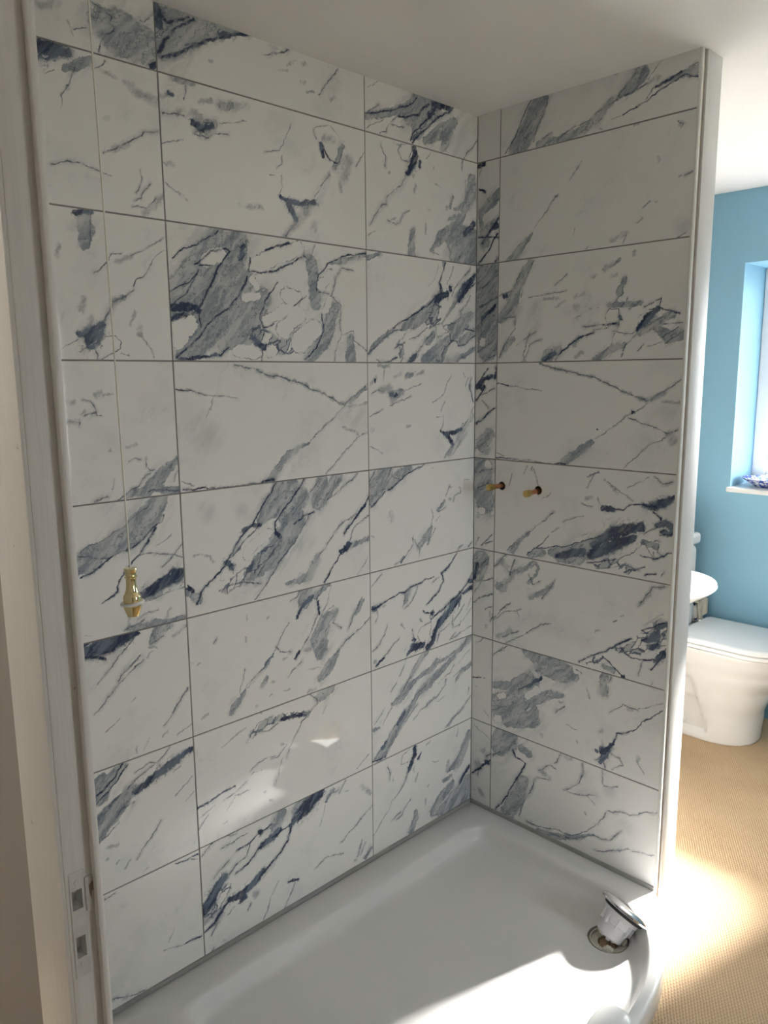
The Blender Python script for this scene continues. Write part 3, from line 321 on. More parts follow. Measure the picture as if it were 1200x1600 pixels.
    'W6': 'b131,294,12.3;202,284,31.4;295,279,14.6|b184,257,20.2;272,250,24.6;320,263,10.1|b3,145,12.3;73,165,12.3;153,220,15.7|b12,93,20.2;94,147,14.6;173,202,15.7|b27,55,24.6;129,122,22.4;225,175,14.6;274,189,5.6|b62,30,17.9;163,75,29.1;175,113,11.2|h180,181,12;142,144,9|h32,116,10;50,123,10|h24,29,14;31,32,14|l108,157,3.4;198,224,3.4|d192,225,5;141,178,5|l5,60,1.7;61,84,1.7|l136,95,1.7;155,130,1.7|l282,158,3.4;252,126,3.4|s356,236,4;366,211,4|b411,286,14.6;413,242,12.3|l433,295,1.7;425,234,1.7|l319,285,1.7;337,279,1.7|l1,252,2;56,296,2|s29,274,6;44,284,6|d449,86,6.2;422,49,12.5;412,18,6.2|d416,56,12.5;422,47,12.5|d392,51,5;397,49,5|L448,91,2.7;463,124,2.3;495,140,2;521,159,1.7;556,202,1.5;594,240,1.4|l444,57,1.3;472,51,1.3;484,34,1.3;452,11,1.3|l423,17,2.5;430,3,2.5|l395,17,2;417,31,2|s415,85,7;416,75,7|l433,183,2;460,202,2;475,223,2;497,219,2;524,217,2|s495,213,6;510,217,6|l523,222,0.8;598,263,0.8|s405,114,6;412,122,6|s531,78,6;531,65,6|l531,62,1.2;549,32,1.2|s201,33,5;202,23,5|s327,58,3;329,50,3|s103,333,4;116,342,4|l290,99,0.8;327,94,0.8|s263,163,6;275,167,6',
    'W7': 'b64,283,47;29,243,35.8|b126,265,13.4;153,257,13.4|l8,199,2.5;37,221,2.5|L92,247,3.6;100,226,3.3;141,217,3;115,158,2.7;82,102,2.5;72,73,2.3;23,6,2.2|b136,154,20.2;117,92,26.9;70,10,24.6|l182,178,2;164,123,2;138,82,2;119,18,2|l195,213,2.5;233,245,2.5;258,242,2.5|s208,212,9;234,204,9|l189,187,2;228,196,2|l275,301,1.7;251,257,1.7|s294,296,9;306,299,9|S368,255,25;340,205,25;393,209,25|l351,297,2;356,268,2;333,219,2;298,188,2|l285,183,1.3;335,185,1.3;370,194,1.3;399,211,1.3|l370,194,1.7;395,181,1.7|l419,297,1.3;426,250,1.3;471,262,1.3|S438,238,20;450,240,20|l153,14,3;201,16,2.8;272,36,2.6;322,40,2.4;369,73,2.2;409,113,2;436,154,2;441,170,1.9;480,189,1.8;518,194,1.8;596,237,1.7|b201,-2,12.3;266,9,10.1;340,42,7.8;399,75,4.5|l253,9,2;328,31,2;399,75,2;451,81,2;489,126,2|l407,26,2;469,55,1.8;513,81,1.7;546,85,1.5;598,99,1.3|S487,153,30;499,152,30|s508,79,5;518,84,5|l366,138,1.3;370,131,1.3',
}

def parse(txt):
    out = []
    for st in txt.split('|'):
        if not st: continue
        k, rest = st[0], st[1:]
        v = [float(x) for x in rest.replace(';', ',').split(',')]
        out.append((k, [tuple(v[j:j + 3]) for j in range(0, len(v), 3)]))
    return out

def marble(key, seed):
    strokes = parse(VEINS.get(key, ''))
    m = mat('marble_' + key, (0.8, 0.8, 0.8), 0.025, 0, 0.55); t = NT(m)
    co = t.obj()
    sx = t.N.new('ShaderNodeSeparateXYZ'); t.put(sx.inputs[0], co)
    cb = t.N.new('ShaderNodeCombineXYZ')
    t.L.new(t.math('MULTIPLY_ADD', sx.outputs[0], 1000, 16.0 if key[0] == 'L' else 0.0), cb.inputs[0])
    t.L.new(t.math('MULTIPLY', sx.outputs[2], 1000), cb.inputs[1])
    cb.inputs[2].default_value = 1.0
    P = cb.outputs[0]
    S = t.vec('ADD', P, (seed * 137.0, seed * 71.0, seed * 311.0))
    low = t.vec('SUBTRACT', t.noise(S, 0.022, 2, 0.5, out='Color'), (0.5, 0.5, 0.5))
    fin = t.vec('SUBTRACT', t.noise(S, 0.075, 3, 0.68, out='Color'), (0.5, 0.5, 0.5))
    P0 = t.vec('MULTIPLY_ADD', low, (16, 16, 0.0), P)
    PL = t.vec('MULTIPLY_ADD', fin, (9, 9, 0.0), P0)         # for veins
    PB = t.vec('MULTIPLY_ADD', fin, (17, 17, 0.0), P0)       # for bands and patches
    # streaked coordinates: features run from lower left to upper right
    rot = t.N.new('ShaderNodeVectorRotate'); rot.rotation_type = 'Z_AXIS'
    t.put(rot.inputs['Vector'], t.vec('ADD', PB, (seed * 91.0, seed * 53.0, seed * 17.0)))
    rot.inputs['Angle'].default_value = math.radians(-47)
    ST = t.vec('MULTIPLY', rot.outputs[0], (0.38, 1.0, 1.0))
    def field(kinds, PP):
        prev = None
        for k, pts in strokes:
            if k not in kinds: continue
            if len(pts) == 1: pts = pts * 2
            for (ax, ay, ra), (bx, by, rb) in zip(pts, pts[1:]):
                dx, dy = bx - ax, by - ay
                if abs(dx) + abs(dy) < 0.5: dx = 0.7
                inv = 1.0 / (dx * dx + dy * dy)
                n = t.N.new('ShaderNodeGroup'); n.node_tree = VEIN
                t.L.new(PP, n.inputs[0])
                if prev is None: n.inputs[1].default_value = 50.0
                else: t.L.new(prev, n.inputs[1])
                n.inputs[2].default_value = (dx * inv, dy * inv, -(ax * dx + ay * dy) * inv)
                n.inputs[3].default_value = (dx, dy, 0)
                n.inputs[4].default_value = (ax, ay, 1)
                n.inputs[5].default_value = ra
                n.inputs[6].default_value = rb - ra
                prev = n.outputs[0]; PP = n.outputs[1]
        return prev
    cloud = t.noise(S, 0.006, 4, 0.6)
    SS = t.vec('MULTIPLY', ST, (0.5, 1.0, 1.0))
    fine = t.noise(SS, 0.045, 4, 0.6)
    speck = t.noise(ST, 0.10, 3, 0.7)
    ridge = t.math('ABSOLUTE', t.math('SUBTRACT', t.noise(ST, 0.036, 4, 0.62), 0.5))
    veinlet = t.smooth(ridge, 0.020, 0.002)
    white, pale = (0.86, 0.86, 0.84), (0.75, 0.76, 0.755)
    col = t.mix(t.smooth(cloud, 0.50, 0.80), white, pale)
    hair = t.math('MULTIPLY', t.smooth(t.math('ABSOLUTE', t.math('SUBTRACT', t.noise(ST, 0.011, 3, 0.6), 0.5)), 0.010, 0.0), t.smooth(cloud, 0.52, 0.64, 0, 0.2))
    col = t.mix(hair, col, (0.42, 0.45, 0.48))
    q = field('S', P0)
    if q is not None:
        f = t.math('MULTIPLY', t.smooth(q, 1.5, 0.0), t.smooth(fine, 0.30, 0.66, 0.05, 0.42))
        col = t.mix(f, col, (0.45, 0.475, 0.49))
    q = field('s', PB)
    if q is not None:
        f = t.math('MULTIPLY', t.smooth(q, 1.45, 0.1), t.smooth(fine, 0.32, 0.62, 0.10, 0.85))
        col = t.mix(f, col, (0.40, 0.43, 0.45))
        col = t.mix(t.math('MULTIPLY', t.smooth(q, 1.5, 0.5), t.math('MULTIPLY', veinlet, 0.40)), col, (0.16, 0.19, 0.23))
    q = field('b', PB)
    if q is not None:
        f = t.smooth(q, 1.18, 0.86)
        tone = t.mix(t.smooth(fine, 0.34, 0.66), (0.27, 0.315, 0.36), (0.60, 0.62, 0.625))
        tone = t.mix(t.math('MULTIPLY', veinlet, 0.70), tone, (0.12, 0.155, 0.21))
        rim = t.math('MULTIPLY', t.smooth(t.math('ABSOLUTE', t.math('SUBTRACT', q, 0.98)), 0.10, 0.02), t.smooth(speck, 0.44, 0.58, 0, 0.8))
        tone = t.mix(rim, tone, (0.10, 0.135, 0.19))
        near = t.math('MULTIPLY', t.smooth(q, 2.5, 1.0), t.smooth(fine, 0.42, 0.62, 0.0, 0.48))
        col = t.mix(near, col, (0.46, 0.485, 0.50))
        col = t.mix(t.math('MULTIPLY', f, t.smooth(speck, 0.30, 0.50, 0.72, 0.98)), col, tone)
    q = field('n', PB)
    if q is not None:
        f = t.smooth(q, 1.25, 0.75)
        e = t.voronoi_edge(ST, 0.06)
        cell = t.N.new('ShaderNodeSeparateXYZ'); t.put(cell.inputs[0], t.voronoi_cell(ST, 0.06))
        col = t.mix(t.math('MULTIPLY', f, t.smooth(cell.outputs[0], 0.55, 0.62, 0, 0.7)), col, (0.40, 0.435, 0.47))
        col = t.mix(t.math('MULTIPLY', f, t.smooth(e, 0.10, 0.03, 0, 0.9)), col, (0.08, 0.115, 0.18))
    q = field('h', PB)
    if q is not None:
        col = t.mix(t.smooth(q, 1.10, 0.98), col, white)
        rim = t.math('MULTIPLY', t.smooth(t.math('ABSOLUTE', t.math('SUBTRACT', q, 1.08)), 0.12, 0.02), t.smooth(speck, 0.46, 0.58, 0.1, 0.75))
        col = t.mix(rim, col, (0.13, 0.165, 0.22))
    q = field('l', PL)
    if q is not None:
        halo = t.math('MULTIPLY', t.smooth(q, 6.0, 0.3), t.smooth(fine, 0.42, 0.62, 0, 0.50))
        col = t.mix(halo, col, (0.36, 0.39, 0.42))
        col = t.mix(t.math('MULTIPLY', t.smooth(q, 4.0, 1.0), t.math('MULTIPLY', veinlet, 0.22)), col, (0.18, 0.21, 0.25))
        f = t.math('MULTIPLY', t.smooth(q, 1.25, 0.30), t.smooth(speck, 0.36, 0.58, 0.22, 0.92))
        col = t.mix(f, col, (0.115, 0.145, 0.19))
    q = field('d', PB)
    if q is not None:
        f = t.smooth(q, 1.3, 0.80)
        tone = t.mix(t.smooth(fine, 0.38, 0.64), (0.018, 0.032, 0.085), (0.17, 0.215, 0.285))
        hole = t.math('MULTIPLY', t.smooth(speck, 0.61, 0.67), t.smooth(q, 0.15, 0.6))
        tone = t.mix(t.math('MULTIPLY', hole, 0.85), tone, (0.60, 0.62, 0.64))
        near = t.math('MULTIPLY', t.smooth(q, 2.2, 1.0), t.smooth(fine, 0.42, 0.62, 0.0, 0.55))
        col = t.mix(near, col, (0.36, 0.40, 0.44))
        col = t.mix(t.math('MULTIPLY', t.smooth(q, 2.6, 1.0), t.math('MULTIPLY', veinlet, 0.75)), col, (0.09, 0.12, 0.18))
        col = t.mix(t.math('MULTIPLY', f, t.smooth(fine, 0.25, 0.45, 0.7, 1.0)), col, tone)
    q = field('L', PL)
    if q is not None:
        halo = t.math('MULTIPLY', t.smooth(q, 3.4, 0.5), t.smooth(fine, 0.40, 0.60, 0.02, 0.50))
        col = t.mix(halo, col, (0.25, 0.29, 0.34))
        col = t.mix(t.math('MULTIPLY', t.smooth(q, 3.6, 1.0), t.math('MULTIPLY', veinlet, 0.35)), col, (0.12, 0.15, 0.20))
        f = t.math('MULTIPLY', t.smooth(q, 1.25, 0.35), t.smooth(speck, 0.34, 0.54, 0.40, 1.0))
        col = t.mix(f, col, (0.036, 0.056, 0.110))
    t.put(t.bsdf.inputs['Base Color'], col)
    return m

# ------------------------------------------------------------------ mesh helpers
def link(name, bm, material, parent=None, smooth=None):
    bmesh.ops.recalc_face_normals(bm, faces=bm.faces)
    me = bpy.data.meshes.new(name); bm.to_mesh(me); bm.free()
    if smooth is not None:
        for p in me.polygons: p.use_smooth = True
        try: me.set_sharp_from_angle(angle=math.radians(smooth))
        except Exception: pass
    o = bpy.data.objects.new(name, me); C.objects.link(o)
    if material is not None: me.materials.append(material)
    if parent is not None: o.parent = parent
    return o

def tag(o, label=None, cat=None, group=None, kind=None):
    if label: o['label'] = label
    if cat: o['category'] = cat
    if group: o['group'] = group
    if kind: o['kind'] = kind
    return o

def empty(name, loc=(0, 0, 0)):
    o = bpy.data.objects.new(name, None); o.empty_display_size = 0.05
    o.location = loc; C.objects.link(o); return o

def box(bm, x0, x1, y0, y1, z0, z1, bevel=0.0, seg=1):
    r = bmesh.ops.create_cube(bm, size=1.0)
    vs_ = r['verts']
    for v in vs_:
        v.co = Vector((x0 + (v.co.x + .5) * (x1 - x0), y0 + (v.co.y + .5) * (y1 - y0), z0 + (v.co.z + .5) * (z1 - z0)))
    if bevel:
        ed = {e for v in vs_ for e in v.link_edges}
        bmesh.ops.bevel(bm, geom=list(ed), offset=bevel, segments=seg, affect='EDGES', profile=0.5)
    return bm

def boxes(*bs, bevel=0.0, seg=1):
    bm = bmesh.new()
    for b in bs: box(bm, *b, bevel=bevel, seg=seg)
    return bm

def rings(bm, rs, closed=True, cap0=True, cap1=True):
    """loft a list of equal-length point rings"""
    vv = [[bm.verts.new(p) for p in r] for r in rs]
    n = len(rs[0])
    for a, b in zip(vv, vv[1:]):
        for i in range(n if closed else n - 1):
            j = (i + 1) % n
            bm.faces.new((a[i], a[j], b[j], b[i]))
    if cap0: bm.faces.new(vv[0][::-1])
    if cap1: bm.faces.new(vv[-1])
    return vv

def lathe(profile, n=32, M4=None, cap0=True, cap1=True):
    bm = bmesh.new()
    rs = [[Vector((r * math.cos(2 * math.pi * i / n), r * math.sin(2 * math.pi * i / n), z)) for i in range(n)] for r, z in profile]
    if M4 is not None: rs = [[M4 @ p for p in r] for r in rs]
    rings(bm, rs, True, cap0, cap1)
    return bm

def axis_matrix(origin, direction):
    return Matrix.Translation(origin) @ Vector(direction).normalized().to_track_quat('Z', 'Y').to_matrix().to_4x4()

def boolean_cut(obj, cutters):
    for c in cutters:
        md = obj.modifiers.new('cut', 'BOOLEAN'); md.operation = 'DIFFERENCE'; md.object = c; md.solver = 'EXACT'
    dg = bpy.context.evaluated_depsgraph_get(); dg.update()
    me = bpy.data.meshes.new_from_object(obj.evaluated_get(dg))
    old = obj.data; obj.modifiers.clear(); nm = old.name; obj.data = me; bpy.data.meshes.remove(old); me.name = nm
    for c in cutters:
        d = c.data; bpy.data.objects.remove(c); bpy.data.meshes.remove(d)

def attach(o, root, parent=None):
    """parent without moving: parts are modelled in room coordinates"""
    o.parent = parent or root
    o.matrix_parent_inverse = Matrix.Translation(-root.location) if (parent is None or parent is root) else Matrix.Identity(4)
    return o

def struct(name, bm, m, smooth=None):
    return tag(link(name, bm, m, None, smooth), kind='structure')

# ------------------------------------------------------------------ the room shell
BED = 0.0015                                        # tiles stand this proud of the grout
X_WIN, X_OUT = 1.6, 1.90
X_DOOR_IN, X_DOOR_OUT = -1.6695, -1.705              # thin door wall
Y_SOUTH = -3.2
WY0, WY1, WZ0, WZ1 = -0.196, -1.36, 1.03, 2.03      # window opening
DY0, DY1, DZ = -0.84, -1.63, 2.02                   # door opening

struct('floor', boxes((-3.3, 1.9, Y_SOUTH - .1, 0.5, -0.05, 0.0)), M['carpet'])
struct('ceiling', boxes((-3.3, 1.9, Y_SOUTH - .1, 0.5, CEIL, CEIL + 0.08)), M['ceiling'])
struct('ground', boxes((X_OUT + 0.02, 26, -26, 26, -0.7, -0.4), (-14, X_OUT + 0.02, -26, Y_SOUTH - 0.14, -0.7, -0.4)), M['paving'])
wall_back = struct('wall_back', boxes((X_DOOR_IN, 0.1, BED, 0.12, 0, CEIL)), M['grout'])
struct('wall_toilet', boxes((0.1, X_WIN, 0.0, 0.12, 0, CEIL)), M['taupe'])
wall_part = struct('wall_partition', boxes((BED, 0.1, PART_END, 0.0, 0, CEIL)), M['grout'])
link('painted_back', boxes((0.1, 0.104, PART_END, 0.0, 0, CEIL)), M['taupe'], wall_part)
struct('wall_window', boxes((X_WIN, X_OUT, WY0, 0.12, 0, CEIL), (X_WIN, X_OUT, Y_SOUTH, WY1, 0, CEIL),
                            (X_WIN, X_OUT, WY1, WY0, 0, WZ0), (X_WIN, X_OUT, WY1, WY0, WZ1, CEIL)), M['blue'])
SX0, SX1, SZ0, SZ1 = -0.46, 0.08, 0.90, 2.05         # out-of-view window added in the south wall to brighten tiles and ceiling
ys0, ys1 = Y_SOUTH - .12, Y_SOUTH
struct('wall_south', boxes((-3.3, SX0, ys0, ys1, 0, CEIL), (SX1, X_OUT, ys0, ys1, 0, CEIL), (SX0, SX1, ys0, ys1, 0, SZ0), (SX0, SX1, ys0, ys1, SZ1, CEIL)), M['white_wall'])
struct('wall_door', boxes((X_DOOR_OUT, X_DOOR_IN, DY0 + 0.03, 0.12, 0, CEIL), (X_DOOR_OUT, X_DOOR_IN, Y_SOUTH, DY1 - 0.03, 0, CEIL),
                          (X_DOOR_OUT, X_DOOR_IN, DY1 - 0.03, DY0 + 0.03, DZ + 0.03, CEIL)), M['cream'])
struct('wall_hall_west', boxes((-3.3, -3.2, Y_SOUTH, 0.5, 0, CEIL)), M['cream'])
struct('wall_hall_north', boxes((-3.2, X_DOOR_OUT, 0.4, 0.5, 0, CEIL)), M['cream'])

# ------------------------------------------------------------------ tiles, each one an object under its wall
tile_meshes = {}
def tile_mesh(w, h):
    k = (round(w, 4), round(h, 4))
    if k not in tile_meshes:
        bm = boxes((0, w, 0, BED, 0, h))
        ed = [e for e in bm.edges if all(v.co.y < BED / 2 for v in e.verts)]
        bmesh.ops.bevel(bm, geom=ed, offset=0.0007, segments=1, affect='EDGES')
        bmesh.ops.recalc_face_normals(bm, faces=bm.faces)
        me = bpy.data.meshes.new('tile'); bm.to_mesh(me); bm.free()
        me.materials.append(M['grout'])
        tile_meshes[k] = me
    return tile_meshes[k]

tile_no = 0
def tile(key, wall, s0, s1, z0, z1, du=0.0):
    """s runs left to right as seen from the front; du is what is cut off the left of the full tile"""
    global tile_no
    tile_no += 1
    o = bpy.data.objects.new('tile', tile_mesh(s1 - s0, z1 - z0)); C.objects.link(o)
    o.parent = wall
    if wall is wall_back: o.location = (s0, 0, z0)
    else:
        o.location = (0, -s0, z0); o.rotation_euler = (0, 0, -math.pi / 2)
    o.material_slots[0].link = 'OBJECT'
    o.material_slots[0].material = marble(key, (tile_no * 0.37) % 7)
    return o

hj = JOINT / 2
tiles = {}
for r in range(8):
    z0 = ROW1 - PITCH_Z * r + hj if r < 7 else TILE_BOTTOM
    z1 = ROW1 - PITCH_Z * (r - 1) - hj if r else CEIL
    j1, j2 = -W1_CUT - PITCH_X, -W1_CUT
    tiles['L%d' % r] = tile('L%d' % r, wall_back, j1 - PITCH_X + hj + 0.016, j1 - hj, z0, z1)
    tiles['M%d' % r] = tile('M%d' % r, wall_back, j1 + hj, j2 - hj, z0, z1)
    tiles['R%d' % r] = tile('R%d' % r, wall_back, j2 + hj, -hj * .6, z0, z1)
    tiles['N%d' % r] = tile('N%d' % r, wall_part, hj * .6, W2_CUT - hj, z0, z1)
    tiles['W%d' % r] = tile('W%d' % r, wall_part, W2_CUT + hj, -PART_END, z0, z1)

# finish of the partition's free end
bm = bmesh.new()
prof = [(-0.0012, PART_END + 0.001), (-0.0012, PART_END - 0.004), (0.0012, PART_END - 0.0068), (0.0105, PART_END - 0.0068), (0.0105, PART_END + 0.001)]
rings(bm, [[(x, y, z) for x, y in prof] for z in (TILE_BOTTOM - 0.02, CEIL)])
link('tile_trim', bm, M['trim'], wall_part)
link('timber_strip', boxes((0.0107, 0.0205, PART_END - 0.0045, PART_END, 0.0, CEIL)), M['raw_wood'], wall_part)
link('end_board', boxes((0.0206, 0.104, PART_END - 0.011, PART_END, 0.0, CEIL), bevel=0.002, seg=2), M['board'], wall_part, 40)

# supply pipe holes through tile and wall
PIPES = ((-0.114, 1.211), (-0.252, 1.210))
HOLE_R = 0.0135
def hole_cutters(R=HOLE_R):
    out = []
    for y, z in PIPES:
        bm = lathe([(R, -0.02), (R, 0.06)], 24, axis_matrix((0, y, z), (1, 0, 0)))
        out.append(link('cutter', bm, None))
    return out
wt = tiles['W4']
wt.data = wt.data.copy(); wt.data.name = 'tile_with_holes'
dg = bpy.context.evaluated_depsgraph_get(); dg.update()
keep_mat = wt.material_slots[0].material
boolean_cut(wt, hole_cutters())
wt.material_slots[0].link = 'OBJECT'; wt.material_slots[0].material = keep_mat
boolean_cut(wall_part, hole_cutters())

# ------------------------------------------------------------------ window in the far wall
win = tag(empty('window_1', (1.84, (WY0 + WY1) / 2, WZ0)), kind='structure')
def wpart(name, bm, m, smooth=None):
    o = link(name, bm, m, None, smooth)
    o.parent = win; o.matrix_parent_inverse = Matrix.Translation(-win.location); return o
fr = 0.06
ym = (WY0 + WY1) / 2
wpart('window_frame', boxes((1.84, 1.90, WY0 - fr, WY0, WZ0, WZ1), (1.84, 1.90, WY1, WY1 + fr, WZ0, WZ1),
                            (1.84, 1.90, WY1 + fr, WY0 - fr, WZ0, WZ0 + fr), (1.84, 1.90, WY1 + fr, WY0 - fr, WZ1 - 0.045, WZ1),
                            (1.845, 1.895, ym - 0.025, ym + 0.025, WZ0 + fr, WZ1 - 0.045), bevel=0.004), M['upvc'])
for a, b in ((WY0 - fr, ym + 0.025), (ym - 0.025, WY1 + fr)):
    s = 0.022
    sash = wpart('sash', boxes((1.850, 1.888, b, b + s, WZ0 + fr, WZ1 - .045), (1.850, 1.888, a - s, a, WZ0 + fr, WZ1 - .045),
                      (1.850, 1.888, b + s, a - s, WZ0 + fr, WZ0 + fr + s), (1.850, 1.888, b + s, a - s, WZ1 - .045 - s, WZ1 - .045), bevel=0.003), M['upvc'])
    wpart('pane', boxes((1.868, 1.872, b + s - .004, a - s + .004, WZ0 + fr + s - .004, WZ1 - .045 - s + .004)), M['glass'])
wpart('window_sill', boxes((1.583, 1.84, WY1 - 0.012, WY0 + 0.012, WZ0 - 0.004, WZ0 + 0.018), bevel=0.004, seg=2), M['upvc'], 40)

added_win = tag(empty('added_window', ((SX0 + SX1) / 2, Y_SOUTH - 0.09, SZ0)), kind='structure')  # added for its daylight, never in view
def w2part(name, bm, m): return attach(link(name, bm, m), added_win)
w2part('window_frame', boxes((SX0, SX0 + fr, ys0, ys0 + .06, SZ0, SZ1), (SX1 - fr, SX1, ys0, ys0 + .06, SZ0, SZ1),
                             (SX0 + fr, SX1 - fr, ys0, ys0 + .06, SZ0, SZ0 + fr), (SX0 + fr, SX1 - fr, ys0, ys0 + .06, SZ1 - fr, SZ1), bevel=0.004), M['upvc'])
w2part('pane', boxes((SX0 + fr - .004, SX1 - fr + .004, ys0 + .028, ys0 + .032, SZ0 + fr - .004, SZ1 - fr + .004)), M['glass'])
w2part('window_sill', boxes((SX0 + .001, SX1 - .001, ys0 + .06, ys1 + 0.02, SZ0, SZ0 + 0.018), bevel=0.003), M['upvc'])

# ------------------------------------------------------------------ door frame the camera looks past
door = tag(empty('door_1', (-1.69, DY0, 0)), kind='structure')
def dpart(name, bm, m, parent=None, smooth=None):
    o = link(name, bm, m, None, smooth)
    p = parent or door
    o.parent = p
    o.matrix_parent_inverse = Matrix.Translation(-door.location) if p is door else Matrix.Identity(4)
    return o
XA = -1.7112
LATCH = ((-1.6992, 1.0075, 0.0055, 0.0115), (-1.6990, 0.951, 0.0052, 0.0125))
jamb = dpart('jamb', boxes((XA + 0.0005, X_DOOR_IN - 0.001, DY0, DY0 + 0.03, 0, DZ + 0.03), bevel=0.0022, seg=2), M['wood_white'], None, 40)
dpart('jamb', boxes((XA + 0.0005, X_DOOR_IN - 0.001, DY1 - 0.03, DY1, 0, DZ + 0.03), bevel=0.0022, seg=2), M['wood_white'], None, 40)
dpart('head', boxes((XA + 0.0005, X_DOOR_IN - 0.001, DY1, DY0, DZ, DZ + 0.03), bevel=0.0022, seg=2), M['wood_white'], None, 40)
stop = dpart('door_stop', boxes((-1.6820, -1.6746, DY0 - 0.0115, DY0, 0, DZ), bevel=0.0020, seg=2), M['wood_white'], None, 40)
dpart('door_stop', boxes((-1.6820, -1.6746, DY1, DY1 + 0.0115, 0, DZ), bevel=0.0020, seg=2), M['wood_white'], None, 40)
dpart('architrave', boxes((XA - 0.004, X_DOOR_OUT, DY0 + 0.0015, DY0 + 0.098, 0, DZ + 0.09), bevel=0.003, seg=2), M['wood_white'], None, 40)
dpart('architrave', boxes((XA - 0.004, X_DOOR_OUT, DY1 - 0.098, DY1 - 0.0015, 0, DZ + 0.09), bevel=0.003, seg=2), M['wood_white'], None, 40)
dpart('architrave', boxes((XA - 0.004, X_DOOR_OUT, DY1 - 0.0015, DY0 + 0.0015, DZ + 0.002, DZ + 0.09), bevel=0.003, seg=2), M['wood_white'], None, 40)
# mortices cut into the jamb, keep plate let in over them
cut = []
for x, z, a, b in LATCH:
    cut.append(link('cutter', boxes((x - a, x + a, DY0 - 0.02, DY0 + 0.016, z - b, z + b)), None))
boolean_cut(jamb, cut)
bm = boxes((-1.7070, -1.6895, DY0 - 0.0012, DY0 + 0.0005, 0.915, 1.040), bevel=0.0006)
plate = dpart('keep_plate', bm, M['steel'])
boolean_cut(plate, [link('cutter', boxes((x - a, x + a, DY0 - 0.02, DY0 + 0.016, z - b, z + b)), None) for x, z, a, b in LATCH])
for z in (1.0275, 0.9300):
    s_ = link('screw', lathe([(0.0032, 0), (0.0032, 0.0005), (0.0024, 0.0010), (0.0010, 0.0006)], 14, axis_matrix((-1.6985, DY0 - 0.0011, z), (0, -1, 0))), M['steel'], None, 40)
    attach(s_, door, plate)
bm = boxes((-1.6905, -1.6817, DY0 - 0.0030, DY0 - 0.0004, 0.990, 1.030), bevel=0.0009, seg=2)
lip = link('latch_lip', bm, M['steel'], None, 40)
attach(lip, door, plate)
bm = bmesh.new()
pts = [(-1.6868, 1.0195), (-1.6822, 1.024), (-1.6822, 1.012), (-1.6838, 1.0125), (-1.6852, 1.004), (-1.6865, 1.011)]
rings(bm, [[(x, y, z) for x, z in pts] for y in (DY0 - 0.0030, DY0 - 0.0036)])
chip = dpart('bare_patch', bm, M['raw_wood'])

# ------------------------------------------------------------------ shower tray
TZ = 0.0765
def spline(pts, n=14):
    out = []
    P = [pts[0]] + list(pts) + [pts[-1]]
    for i in range(1, len(P) - 2):
        p0, p1, p2, p3 = (Vector(P[i + k]) for k in (-1, 0, 1, 2))
        for j in range(n):
            s = j / n
            out.append(0.5 * ((2 * p1) + (-p0 + p2) * s + (2 * p0 - 5 * p1 + 4 * p2 - p3) * s * s + (-p0 + 3 * p1 - 3 * p2 + p3) * s ** 3))
    out.append(Vector(P[-2]))
    return out
front = [(-0.003, -0.695), (-0.07, -0.745), (-0.14, -0.787), (-0.22, -0.830), (-0.31, -0.862), (-0.41, -0.883), (-0.50, -0.889), (-0.62, -0.882),
         (-0.75, -0.857), (-0.88, -0.803), (-1.00, -0.715), (-1.12, -0.585), (-1.24, -0.42), (-1.33, -0.22), (-1.375, -0.004)]
F = spline(front, 6)
outer = [Vector((-0.003, -0.004))] + F
inner_raw = [Vector(p) for p in ((-0.078, -0.098), (-0.078, -0.20), (-0.080, -0.40), (-0.082, -0.58), (-0.098, -0.672), (-0.16, -0.752), (-0.24, -0.803),
             (-0.32, -0.835), (-0.41, -0.855), (-0.50, -0.861), (-0.62, -0.853), (-0.75, -0.827), (-0.87, -0.772), (-0.98, -0.685), (-1.08, -0.56),
             (-1.155, -0.42), (-1.20, -0.28), (-1.215, -0.17), (-1.19, -0.105), (-1.10, -0.095), (-0.80, -0.097), (-0.40, -0.098))]
def chaikin(p, k):
    for _ in range(k):
        o = []
        for a, b in zip(p, p[1:] + p[:1]):
            o += [a * .75 + b * .25, a * .25 + b * .75]
        p = o
    return p
inner = chaikin([p.copy() for p in inner_raw], 3)
CEN = Vector((-0.60, -0.42))
def cast(poly, ang):
    d = Vector((math.cos(ang), math.sin(ang))); best = None
    for a, b in zip(poly, poly[1:] + poly[:1]):
        e = b - a; den = d.x * e.y - d.y * e.x
        if abs(den) < 1e-12: continue
        w = a - CEN
        tt = (w.x * e.y - w.y * e.x) / den; s = (w.x * d.y - w.y * d.x) / den
        if tt > 0 and -1e-9 <= s <= 1 + 1e-9 and (best is None or tt > best): best = tt
    return best
angs = [2 * math.pi * i / 260 for i in range(260)]
for c in (outer[0], outer[1], outer[-1]):
    angs.append(math.atan2(c.y - CEN.y, c.x - CEN.x) % (2 * math.pi))
angs = sorted(set(round(a, 6) for a in angs))
ro = [cast(outer, a) for a in angs]; ri = [cast(inner, a) for a in angs]
def tring(f, z):
    out = []
    for a, o_, i_ in zip(angs, ro, ri):
        r = f(o_, i_)
        out.append((CEN.x + r * math.cos(a), CEN.y + r * math.sin(a), z if not callable(z) else z(CEN.x + r * math.cos(a), CEN.y + r * math.sin(a))))
    return out
FLOOR_Z = 0.017
def fz(x, y): return FLOOR_Z + 0.007 * min(1.0, math.hypot(x + 0.205, y + 0.655) / 1.2)
bm = bmesh.new()
